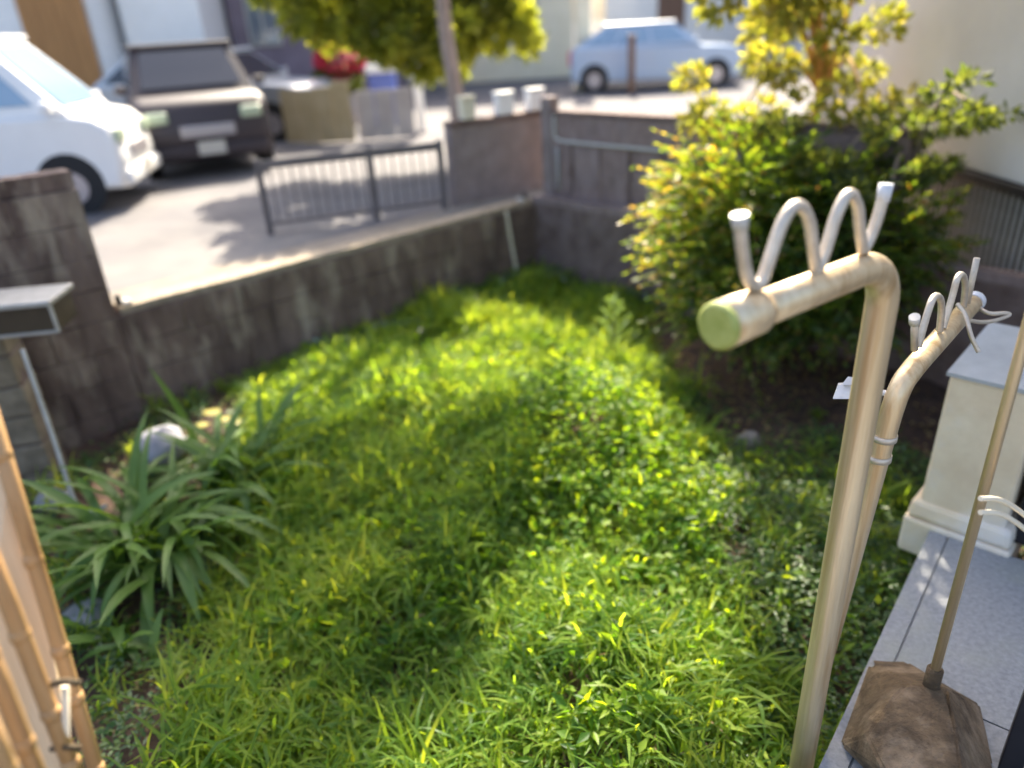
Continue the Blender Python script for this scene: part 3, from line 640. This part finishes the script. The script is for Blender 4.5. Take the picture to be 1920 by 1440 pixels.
o = blades('grass', Pg, rng.uniform(.08, .20, n)*Hm, rng.uniform(.006, .0125, n)*(.8+.3*Hm), M['grass'], None, (.1, 1.0), (.3, 2.1))
tag(o, 'bright green unmown grass covering the garden floor', 'grass', kind='stuff')
k = int(n*.035); sel = rng.choice(n, k, replace=False)
o = blades('dry_grass', Pg[sel]+np.array([0, 0, .01]), rng.uniform(.05, .11, k), rng.uniform(.004, .007, k), M['dry'], None, (.6, 1.4), (.2, 1.)); tag(o, 'scattered withered straw blades among the green grass', 'grass', kind='stuff')
# broad-leaved cover on the mound and scattered
Pc = pts_in(90000, -1.6, 1.7, 1.2, 6.7); lf, rt, ba, le = wmask(Pc)
dens = np.clip(.66*lf+.035+.10*smooth(4.2, 5.2, Pc[:, 1])*(1-rt), 0, 1)*(1-ba)*(1-le)*(.75+.6*nz2(Pc, 4, 3))
Pc = Pc[rng.random(len(Pc)) < dens]; n = len(Pc); lf = wmask(Pc)[0]
Pc[:, 2] += rng.uniform(.0, .15, n)*(.45+lf)+.16*lf*nz2(Pc, 4, 7)+.07
dd = rng.normal(0, 1, (n, 3)); dd[:, 2] = rng.uniform(-.15, .7, n)
o = leaves('ground_cover', Pc, dd, rng.uniform(.030, .062, n), rng.uniform(.018, .036, n), M['cover'], None, .6); tag(o, 'leafy mound of broad leaved ground cover in the middle of the garden', 'ground cover', kind='stuff')
Pw = pts_in(5000, -1.7, .9, 1.2, 5.2); Pw = Pw[rng.random(len(Pw)) < np.clip(nz2(Pw, 2.4, 31)*2.2, 0, 1)]; Pw = np.repeat(Pw[:420], 9, 0); n = len(Pw)
Pw[:, 2] = hz(Pw[:, 0], Pw[:, 1])+.08+rng.uniform(0, .05, n); dd = rng.normal(0, 1, (n, 3)); dd[:, 2] = rng.uniform(0, .8, n)
o = leaves('weeds', Pw+dd*.006, dd, rng.uniform(.035, .075, n), rng.uniform(.016, .032, n), M['cover'], None, .6); tag(o, 'broad leaved weeds standing among the grass blades', 'weeds', kind='stuff')
# clover on the right
Pc = pts_in(90000, .4, 2.2, 1.0, 4.2); lf, rt, ba, le = wmask(Pc)
dens = np.clip(.85*rt, 0, 1)*(1-ba*.97)*(1-lf)*(.7+.9*nz2(Pc, 4, 13)); Pc = Pc[rng.random(len(Pc)) < dens]; n = len(Pc)
Pc[:, 2] += rng.uniform(0, .07, n)+.02
dd = rng.normal(0, 1, (n, 3)); dd[:, 2] = rng.uniform(-.1, .5, n)
o = leaves('clover', Pc, dd, rng.uniform(.014, .034, n), rng.uniform(.012, .024, n), M['clover'], None, .75); tag(o, 'low dark clover and weeds beside the concrete slab', 'ground cover', kind='stuff')
Pc = pts_in(26000, -2.7, -.9, 1.4, 4.8); le = wmask(Pc)[3]; Pc = Pc[rng.random(len(Pc)) < le*np.clip(.35+1.6*nz2(Pc, 4.5, 21), .04, .9)]; n = len(Pc)
Pc[:, 2] += rng.uniform(0, .06, n)+.01; dd = rng.normal(0, 1, (n, 3)); dd[:, 2] = rng.uniform(-.1, .6, n)
o = leaves('weeds', Pc, dd, rng.uniform(.016, .042, n), rng.uniform(.010, .022, n), M['clover'], None, .7); tag(o, 'low weeds on the dark soil among the lily clumps', 'weeds', kind='stuff')
# ivy along the base of the walls
s_ = rng.uniform(1.0, 3.75, 5200); d_ = np.abs(rng.normal(0, .17, 5200)); Pi = np.array([PL+AV*a-NV*(b+.04) for a, b in zip(s_, d_)])
Pi2 = np.array([OC+BV*a-AV*(b+.05) for a, b in zip(rng.uniform(0, 1.5, 900), np.abs(rng.normal(0, .2, 900)))]); Pi = np.concatenate([Pi, Pi2])
Pi[:, 2] = hz(Pi[:, 0], Pi[:, 1])+rng.uniform(0, .15, len(Pi))*(.5+nz2(Pi, 3)); n = len(Pi); dd = rng.normal(0, 1, (n, 3)); dd[:, 2] *= .4
o = leaves('ivy', Pi, dd, rng.uniform(.03, .065, n), rng.uniform(.025, .05, n), M['ivy'], None, .5); tag(o, 'dark ivy creeping along the foot of the walls', 'ivy', kind='stuff')
# leaf litter
Pl = pts_in(14000, -2.6, 2.6, 1.6, 6.8); lf, rt, ba, le = wmask(Pl); Pl = Pl[rng.random(len(Pl)) < np.clip(ba*.7+le*.5+.03, 0, 1)]; n = len(Pl)
dd = rng.normal(0, 1, (n, 3)); dd[:, 2] *= .15; o = leaves('leaf_litter', Pl+np.array([0, 0, .006]), dd, rng.uniform(.02, .05, n), rng.uniform(.01, .025, n), M['dry'], None, .8); tag(o, 'brown leaf litter on the bare soil', 'leaf litter', kind='stuff')
# tufts of brighter weed leaves that stand out
Pt = []; Dt = []
for (px, py, hh) in ((1010, 945, .22), (1300, 960, .16), (940, 1140, .14), (1420, 1340, .14), (1320, 985, .15), (870, 690, .1), (1210, 1000, .15), (1410, 1310, .1)):
    c = gz(px, py, hh)
    for k in range(34):
        a = random.uniform(0, 6.28); r_ = random.uniform(.0, .05); Pt.append((c.x+r_*math.cos(a), c.y+r_*math.sin(a), c.z+random.uniform(-.05, .03))); Dt.append((math.cos(a), math.sin(a), .35))
o = leaves('weed', np.array(Pt), np.array(Dt), rng.uniform(.03, .06, len(Pt)), rng.uniform(.016, .028, len(Pt)), M['tip'], None, .6); tag(o, 'pale yellow green weed rosettes poking out of the grass', 'weeds', kind='stuff')

# ------------------------------------------------------------------ strap-leaved clumps
def strap(parent, base, az, L, W, rise, droop, m_=None, name='leaf'):
    n = 9; V_ = []; p = Vector(base); ang = rise; h_ = Vector((math.cos(az), math.sin(az), 0)); sd_ = Vector((-math.sin(az), math.cos(az), 0)); roll = random.uniform(-.3, .3)
    for k in range(n+1):
        f = k/n; w_ = W*.5*(.55+.9*f if f < .5 else 1.0)*(1-max(0, (f-.62)/.38)**1.6)
        up = Vector((0, 0, 1))*math.cos(ang+math.pi/2)+h_*0
        nr = (-h_*math.sin(ang)+Vector((0, 0, 1))*math.cos(ang)); s_ = (sd_*math.cos(roll)+nr*math.sin(roll))
        V_ += [p-s_*w_+nr*w_*.35, p+Vector((0, 0, 0)), p+s_*w_+nr*w_*.35]
        p = p+(h_*math.cos(ang)+Vector((0, 0, 1))*math.sin(ang))*(L/n); ang -= droop/n
    fs = []
    for k in range(n): fs += [(3*k, 3*k+1, 3*k+4, 3*k+3), (3*k+1, 3*k+2, 3*k+5, 3*k+4)]
    return mesh_np(name, V_, fs, m_ or M['strap'], parent, True)
def lily(base, nl, label, Ls=(.35, .6), seedv=1, sp=.15):
    random.seed(seedv); t = empty('lily_clump', base); tag(t, label, 'plant', 'strap leaved lily clumps by the left wall')
    for k in range(nl):
        az = random.uniform(0, 6.283); b = Vector(base)+Vector((random.uniform(-sp, sp), random.uniform(-sp, sp), random.uniform(-.03, .05)))
        strap(t, b, az, random.uniform(*Ls), random.uniform(.032, .060), random.uniform(.75, 1.5), random.uniform(.7, 2.7))
    return t
c1 = gz(300, 1075, .1); c2 = gz(455, 945, .1)
lily((c1.x, c1.y, .14), 120, 'larger lily clump with long arching pale green strap leaves at left', (.45, .82), 3)
lily((c2.x, c2.y, .14), 80, 'smaller darker lily clump behind the larger one, next to the grass', (.42, .74), 5)
c3 = gz(255, 1240, .08); lily((c3.x, c3.y, .06), 20, 'sparse lily clump nearest the bamboo canes', (.28, .5), 8)
t = empty('tall_leaf_plant', gz(395, 900, .1)); tag(t, 'single broad upright green leaf blade rising behind the lily clumps', 'plant')
b = Vector(t.location); strap(t, b, math.pi*.95, .74, .082, 1.46, .30); strap(t, b+Vector((.03, .0, 0)), 0, .26, .04, 1.2, .9); strap(t, b+Vector((.02, .03, 0)), .6, .22, .04, 1.0, .9)
t = empty('yellow_leaf_plant', gz(395, 800, .2)); tag(t, 'small plant with rounded yellowing leaves at the foot of the low wall', 'plant')
for (px, py, r_) in ((397, 772, .055), (420, 785, .045), (380, 797, .04), (440, 792, .035)):
    c = gz(px, py, .34); V_ = [c+Vector((0, 0, .004))]+[c+Vector((math.cos(a)*r_, math.sin(a)*r_*.8, random.uniform(-.006, .006))) for a in np.linspace(0, 2*math.pi, 11)[:-1]]
    mesh_np('leaf', V_, [(0, k+1, (k+1) % 10+1) for k in range(10)], M['yellowleaf'], t, True)
    MB().tube([c, Vector(t.location)+Vector((0, 0, -.1))], .003, 5).build('stem', M['stem'], t)

# stones
def stone(name, c, r, m_, label, seedv=1, cat='stone', flat=1):
    bm = bmesh.new(); bmesh.ops.create_icosphere(bm, subdivisions=3, radius=1)
    for v in bm.verts:
        d_ = v.co.copy(); k = 1+.28*mn.noise(d_*1.3+Vector((seedv*3, 0, 0)))+.09*mn.noise(d_*3.7)
        v.co = Vector((d_.x*r[0]*k, d_.y*r[1]*k, max(d_.z*r[2]*k, -.4*r[2])))
    for f in bm.faces: f.smooth = seedv % 2 == 0
    me = bpy.data.meshes.new(name); bm.to_mesh(me); bm.free(); me.materials.append(m_); o = bpy.data.objects.new(name, me); link(o); o.location = c; o.rotation_euler = (0, 0, seedv*1.1); return tag(o, label, cat)
c = gz(298, 832, .27); stone('stone', (c.x, c.y, .25), (.17, .14, .11), M['palestone'], 'pale lavender white stone behind the lily clumps at the wall foot', 2)
c = gz(95, 935, .18); stone('stone', (c.x, c.y, .17), (.09, .08, .06), M['palestone'], 'grey lavender stone at the foot of the block pillar', 4)
c = gz(150, 1165, .2); stone('stone', (c.x, c.y, .19), (.12, .10, .08), M['palestone'], 'half hidden pale stone under the large lily leaves', 6)
c = gz(1405, 828, .2); stone('stone', (c.x, c.y, .19), (.075, .06, .07), M['rock'], 'small brown grey stone on bare soil in front of the shrub', 3)

# ------------------------------------------------------------------ left: block pillar, dark box, rod
pc = gz(112, 905, .05); t = empty('block_pillar', (pc.x-.4, pc.y, 0)); tag(t, 'weathered block pillar at left edge under the dark metal box', 'pillar')
dirp = Vector((.96, .28, 0)); nrm = Vector((-.28, .96, 0))
z = -.05; k = 0
while z < .98:
    hh = .185; off = 0 if k % 2 else .19; x = 0
    for a, b in ((0, .38-off), (.38-off, .76-off), (.76-off, .95)):
        if b-a < .05: continue
        q1 = pc-dirp*a; q0b = pc-dirp*b; c = (q1+q0b)/2+nrm*.13
        MB().box((c.x+random.uniform(-.004, .004), c.y+random.uniform(-.008, .008), z+hh/2), (b-a-.012, .26, hh-.012), math.atan2(dirp.y, dirp.x), .012).rough(.006, 2, 9).build('block', M['block'], t)
    z += hh; k += 1
c = pc-dirp*.47+nrm*.14; MB().box((c.x, c.y, .46), (.92, .22, 1.03), math.atan2(dirp.y, dirp.x)).build('mortar', M['walldark'], t)
t = empty('metal_box', gz(40, 620, 1.05)); tag(t, 'dark brown metal box with pale aluminium rim on top of the block pillar', 'box')
KB = 3.7
f0 = gD(92, 572, KB); f1 = gD(108, 632, KB); wd = Vector((-.93, -.10, 0)).normalized(); bk = Vector((-.10, .93, 0)).normalized()
zt = f0.z; zb = f1.z-.0; hb = zt-zb
c = Vector((f0.x, f0.y, (zt+zb)/2))+wd*.35+bk*.13
an = math.atan2(wd.y, wd.x)+math.pi
MB().box(c, (.70, .26, hb), an, .008).build('body', M['darkbox'], t)
MB().box(c+Vector((0, 0, hb/2+.016))-bk*.01, (.74, .30, .028), an, .006).build('lid', M['rim'], t)
for sgn in (1, -1): MB().box(c-wd*.352*1-bk*.131*1+Vector((0, 0, 0)), (.018, .012, hb), an, .002).build('rim_strip', M['rim'], t) if sgn > 0 else MB().box(c-bk*.134-Vector((0, 0, hb/2-.006)), (.70, .012, .014), an, .002).build('rim_strip', M['rim'], t)
pts = [gD(42, 655, 3.55), gD(70, 735, 3.6), gD(105, 835, 3.66), gD(135, 930, 3.7), gD(150, 955, 3.7), gD(172, 962, 3.7), gD(200, 948, 3.7)]
tag(MB().tube(arc(pts, 2), .011, 8).build('rod', M['rim']), 'thin grey rod with hooked lower end leaning below the dark metal box', 'rod')

# ------------------------------------------------------------------ left front: bamboo canes and board
def cane(p, q, r, label, nodes, m_=None):
    p = Vector(p); q = Vector(q); t = empty('bamboo_cane', q); tag(t, label, 'cane', 'bamboo canes leaning at the left edge')
    mb = MB(); mb.tube([p, p.lerp(q, .33)+Vector((.002, 0, 0)), p.lerp(q, .66), q], r, 16); mb.build('culm', m_ or M['bamboo'], t)
    for f in nodes:
        c = p.lerp(q, f); d_ = (q-p).normalized(); mb = MB(); mb.tube([c-d_*.012, c-d_*.004, c+d_*.004, c+d_*.012], [r*1.01, r*1.16, r*1.16, r*1.01], 16); mb.build('node', M['bamboo'], t)
cane(gD(-60, 640, 1.18), gD(215, 1560, 1.42), .0135, 'outermost bamboo cane of the bundle at left, beside the grass', (.2, .40, .585, .69, .85))
cane(gD(-70, 920, 1.10), gD(160, 1500, 1.32), .0140, 'second bamboo cane with a dark node, crossing over the pale board', (.1, .42, .68, .86))
cane(gD(-60, 1140, 1.02), gD(105, 1540, 1.18), .0135, 'third bamboo cane from the grass, low in the corner', (.2, .6))
cane(gD(-40, 1330, .98), gD(50, 1540, 1.10), .0150, 'brightest bamboo cane at the very bottom left corner', (.5,))
t = MB(); q = [gD(-90, 800, 1.24), gD(14, 905, 1.24), gD(100, 1235, 1.37), gD(150, 1520, 1.47), gD(-60, 1560, 1.40)]
vsa = [t.bm.verts.new(p) for p in q]; vsb = [t.bm.verts.new(p+Vector((-.01, .02, -.012))) for p in q]; t.bm.faces.new(vsa); t.bm.faces.new(vsb[::-1])
for k in range(5): t.bm.faces.new((vsa[k], vsa[(k+1) % 5], vsb[(k+1) % 5], vsb[k]))
tag(t.build('board', M['board']), 'pale planed wooden board behind the bamboo canes', 'board')
t = empty('peg', gD(122, 1440, 1.24)); tag(t, 'short ivory wooden peg tied upright between the bamboo canes', 'peg')
MB().tube([gD(122, 1285, 1.24), gD(124, 1440, 1.29), gD(126, 1520, 1.31)], .0065, 10).build('stick', M['peg'], t)
for py in (1278, 1400): MB().tube([gD(98, py+4, 1.24+(py-1278)*.0004), gD(122, py, 1.215+(py-1278)*.0004), gD(148, py+2, 1.24+(py-1278)*.0004)], .006, 8).build('tie', M['stem'], t)

# ------------------------------------------------------------------ right: slab, stone pillar, footing, poles
e0 = Vector((.767, 1.326, 0)); e1 = Vector((1.585, 2.29, 0)); ed = (e1-e0).normalized(); en = Vector((ed.y, -ed.x, 0)); SZ = .50
t = empty('slab', e0+en*.6); tag(t, 'grey speckled terrazzo slab along the house at right', 'slab')
def strip(o0, o1, zl, zh, nm, m_, a=-2.4, b=None):
    bb = (e1-e0).length if b is None else b
    mb = MB(); mb.prism([e0+ed*a+en*o0, e0+ed*a+en*o1, e0+ed*bb+en*o1, e0+ed*bb+en*o0][::-1], zl, zh); bmesh.ops.recalc_face_normals(mb.bm, faces=mb.bm.faces[:])
    return mb.build(nm, m_, t)
strip(0, .062, SZ-.09, SZ, 'edge_strip', M['slab']); strip(.069, .60, SZ-.09, SZ+.002, 'paver', M['slab'], b=.42); strip(.069, .60, SZ-.09, SZ+.001, 'paver', M['slab'], a=.427)
strip(.607, 2.4, SZ-.09, SZ+.002, 'paver', M['slab'])
strip(.012, 2.39, -.2, SZ-.010, 'foundation', M['greystone'], a=-2.39, b=(e1-e0).length-.01)

# stone pillar
pb = gz(1722, 952, .56); t = empty('stone_pillar', (pb.x+.1, pb.y, SZ)); tag(t, 'cream stone pillar with sloping grey top at the end of the slab', 'pillar')
pb.z = 0; bd = Vector((.70, -.714, 0)); ad = Vector((.714, .70, 0))
def pbox(o_b, o_a, wb, wa, zl, zh, nm, m_, bev=.01, tap=1):
    c = pb+bd*(o_b+wb/2)+ad*(o_a+wa/2); return MB().box((c.x, c.y, (zl+zh)/2), (wb, wa, zh-zl), math.atan2(bd.y, bd.x), bev, tap).build(nm, m_, t)
pbox(-.040, -.030, .37, .44, SZ-.14, SZ+.02, 'footing', M['pillar'], .012)
pbox(-.035, -.025, .36, .43, SZ+.021, SZ+.10, 'plinth', M['pillar'], .02, .95)
pbox(.0, .0, .29, .36, SZ+.09, 1.135, 'shaft', M['pillar'], .012, .97)
c = pb; q = []
for (ob, oa, zz) in ((-.005, -.005, 1.137), (.295, -.005, 1.137), (.295, .37, 1.137), (-.005, .37, 1.137), (-.005, -.005, 1.152), (.295, -.005, 1.152), (.27, .37, 1.23), (.02, .37, 1.23)): 
    p_ = pb+bd*ob+ad*oa; q.append(Vector((p_.x, p_.y, zz)))
MB().hull(q).build('cap', M['greystone'], t)
# dark cabinet added to fill the shadowed opening right of pillar
c = pb+bd*.62+ad*.30; t = empty('dark_void_filler', (c.x, c.y, SZ)); tag(t, 'dark cabinet added to stand for the dark void right of the cream pillar', 'filler')
MB().box((c.x, c.y, SZ+.33), (.62, .5, .62), math.atan2(bd.y, bd.x), .01).build('body', M['black'], t)
MB().box((c.x, c.y, SZ+.655), (.64, .52, .025), math.atan2(bd.y, bd.x), .006).build('top', M['darkbox'], t)

# footing with thin pole
fb = gz(1742, 1300, SZ+.14); t = empty('pole_footing', (fb.x, fb.y, SZ)); tag(t, 'rusty brown truncated concrete footing standing on the slab', 'footing')
zt = SZ+.175
top = [gz(1668, 1318, zt), gz(1700, 1282, zt), gz(1775, 1290, zt), gz(1795, 1375, zt-.01), gz(1818, 1560, zt-.02), gz(1660, 1450, zt-.03), gz(1625, 1380, zt-.035)]
bot = [gz(x_, y_, SZ+.002) for x_, y_ in ((1632, 1237), (1700, 1240), (1838, 1322), (1866, 1440), (1862, 1640), (1700, 1520), (1573, 1394))]
mb = MB(); mb.hull(top+bot); bmesh.ops.bevel(mb.bm, geom=mb.bm.edges[:], offset=.007, segments=2, affect='EDGES'); mb.rough(.0035, 1, 14); mb.build('block', M['footing'], t)
ps = fb; t = empty('thin_pole', (ps.x, ps.y, SZ+.15)); tag(t, 'thin gold tinted steel pole standing in the brown footing', 'pole')
MB().tube([(ps.x, ps.y, zt-.03), (ps.x, ps.y, 3.0)], .0125, 18).build('tube', M['steel'], t)
MB().tube([(ps.x, ps.y, zt-.03), (ps.x, ps.y, zt+.055), (ps.x, ps.y, zt+.06)], [.021, .021, .017], 18).build('collar', M['footing'], t)
kk = float(np.dot(np.array(gD(1865, 940, 1)-Vector(C0)), F))
for k, (dy, lb) in enumerate(((0, 'upper of two pale wires hooked on the thin pole, arching to the right'), (26, 'lower of two pale wires hooked on the thin pole, arching to the right'))):
    pts = [gD(1838, 935+dy, 1.62), gD(1870, 934+dy, 1.64), gD(1905, 952+dy, 1.67), gD(1950, 990+dy, 1.70), gD(2000, 1040+dy, 1.75)]
    tag(MB().tube(arc(pts, 2), .006, 8).build('wire', M['peg']), lb, 'wire', 'pale wires on the thin pole')

# laundry poles
def tubebend(mb, pts, r, seg=28, it=4): mb.tube(arc(pts, it), r, seg); return mb
R = .0318
pp = gD(1662, 520, 1.495); cap = gD(1350, 598, 1.209); zA = 1.895
base = Vector((pp.x, pp.y, SZ-.35)); ad_ = Vector((cap.x-pp.x, cap.y-pp.y, 0)).normalized()
cap = Vector((cap.x, cap.y, zA))
t = empty('laundry_pole', base); tag(t, 'nearest steel laundry pole bent into an arm with green end cap and wire hooks', 'laundry pole', 'bent steel laundry poles')
top = Vector((pp.x, pp.y, zA)); Rb = .098
bend = [top-Vector((0, 0, Rb))]+[top-Vector((0, 0, Rb))+ad_*Rb+(-ad_*math.cos(a)+Vector((0, 0, 1))*math.sin(a))*Rb for a in np.linspace(.12, math.pi/2, 10)]
MB().tube([base]+[base.lerp(bend[0], f) for f in (.3, .6, .9)]+bend+[top+ad_*f for f in (.15, .25)]+[cap-ad_*.09], R, 28).build('tube', M['steel'], t)
MB().tube([cap-ad_*.11, cap-ad_*.09, cap-ad_*.002], [R*1.03, R*1.26, R*1.32], 28).build('sleeve', M['steel'], t)
MB().tube([cap-ad_*.004, cap+ad_*.006, cap+ad_*.010], [R*1.30, R*1.28, R*1.08], 28).build('end_cap', M['cap'], t)
pn = Vector((ad_.y, -ad_.x, 0))
def ap(px, py): return onplane(px, py, top, pn)
WR = .0108
MB().tube(arc([ap(1388, 425), ap(1392, 470), ap(1402, 530), ap(1425, 540), ap(1445, 480), ap(1470, 405), ap(1497, 378), ap(1518, 408), ap(1524, 460), ap(1531, 510)], 3), WR, 12).build('hook_wire', M['wire'], t)
MB().tube(arc([ap(1534, 505), ap(1550, 465), ap(1568, 400), ap(1592, 355), ap(1610, 385), ap(1612, 430), ap(1618, 470)], 3), WR, 12).build('hook_wire', M['wire'], t)
MB().tube(arc([ap(1618, 472), ap(1635, 440), ap(1650, 395), ap(1660, 352)], 2), WR, 12).build('hook_wire', M['wire'], t)
MB().tube([ap(1388, 428), ap(1387, 402)], [.0125, .0145], 12).build('pin_head', M['pin'], t)
MB().tube([ap(1655, 378), ap(1662, 344)], [.0122, .0132], 12).build('pin_head', M['clip'], t)
# second pole
z2 = 1.53
def az_(px, py): return gz(px, py, z2)
a1 = az_(1712, 690); a2 = az_(1826, 566); ad2 = (a2-a1).normalized(); pt2 = gz(1672, 790, z2-.12); pt2 = Vector((pt2.x, pt2.y, z2))
b2 = Vector((pt2.x-.085, pt2.y+.02, SZ-.35)); t = empty('laundry_pole', b2); tag(t, 'farther steel laundry pole behind the nearest one, arm pointing away with tangled wire hooks', 'laundry pole', 'bent steel laundry poles')
MB().tube([b2, b2.lerp(pt2, .5), b2.lerp(pt2, .82)]+arc([b2.lerp(pt2, .86), pt2-Vector((0, 0, .03)), a1, a2.lerp(a1, .6)], 4)+[a2], .0268, 22).build('tube', M['steel'], t)
MB().tube([a2-ad2*.02, a2+ad2*.01, a2+ad2*.02], [.029, .031, .026], 22).build('end_cap', M['clip'], t)
for zz in (z2-.165, z2-.225): cq = pt2.lerp(b2, (z2-zz)/(z2-b2.z)); MB().tube([cq-Vector((0, 0, .008)), cq+Vector((0, 0, .008))], .031, 20).build('collar', M['wire'], t)
pn2 = Vector((ad2.y, -ad2.x, 0))
def bp_(px, py): return onplane(px, py, a1, pn2)
W2 = .0088
MB().tube([bp_(1715, 655), bp_(1715, 605)], W2, 10).build('hook_wire', M['wire'], t); MB().tube([bp_(1715, 606), bp_(1715, 594)], .0125, 12).build('pin_head', M['pin'], t)
MB().tube(arc([bp_(1722, 650), bp_(1735, 600), bp_(1752, 548), bp_(1768, 565), bp_(1762, 620)], 3), W2, 10).build('hook_wire', M['wire'], t)
MB().tube(arc([bp_(1768, 615), bp_(1785, 560), bp_(1798, 508), bp_(1812, 525), bp_(1806, 580)], 3), W2, 10).build('hook_wire', M['wire'], t)
MB().tube([bp_(1812, 575), bp_(1822, 530), bp_(1832, 484)], W2, 10).build('hook_wire', M['wire'], t)
kq = 1.9
MB().tube(arc([a2, gD(1850, 590, 2.162), gD(1890, 586, 2.185), gD(1895, 592, 2.185), gD(1850, 606, 2.162), gD(1812, 600, 2.116)], 3), .006, 8).build('hook_wire', M['wire'], t)
MB().tube(arc([gD(1795, 570, 2.070), gD(1812, 590, 2.047), gD(1820, 630, 2.024), gD(1835, 660, 2.024)], 3), .006, 8).build('hook_wire', M['wire'], t)
t = empty('clothes_clip', gD(1590, 735, 1.909)); tag(t, 'grey white plastic clip bracket sticking out left of the laundry poles', 'clip')
mb = MB(); mb.hull([gD(1562, 748, 1.909), gD(1632, 748, 1.863), gD(1630, 718, 1.863), gD(1572, 722, 1.909), gD(1562, 745, 1.932), gD(1632, 745, 1.909), gD(1630, 715, 1.909), gD(1572, 718, 1.943)]); mb.build('plate', M['clip'], t)
mb = MB(); mb.hull([gD(1578, 722, 1.90), gD(1590, 706, 1.90), gD(1604, 708, 1.90), gD(1612, 722, 1.90), gD(1578, 722, 1.88), gD(1590, 706, 1.88), gD(1604, 708, 1.88), gD(1612, 722, 1.88)]); mb.build('tab', M['clip'], t)
MB().tube([gD(1632, 735, 1.874), gD(1672, 738, 1.840)], .008, 8).build('arm', M['clip'], t)

# window sash in the lower right corner
sb = gz(1893, 1440, SZ); t = empty('window_sash', (sb.x, sb.y, SZ)); tag(t, 'black sliding door frame edge with white jamb in lower right corner', 'door frame')
an = math.atan2(ed.y, ed.x)
MB().box((sb.x, sb.y, SZ+1.1), (.05, .05, 2.2), an, .004).build('sash', M['black'], t)
c = sb+en*.075; MB().box((c.x, c.y, SZ+1.1), (.08, .08, 2.2), an, .004).build('jamb', M['white'], t)
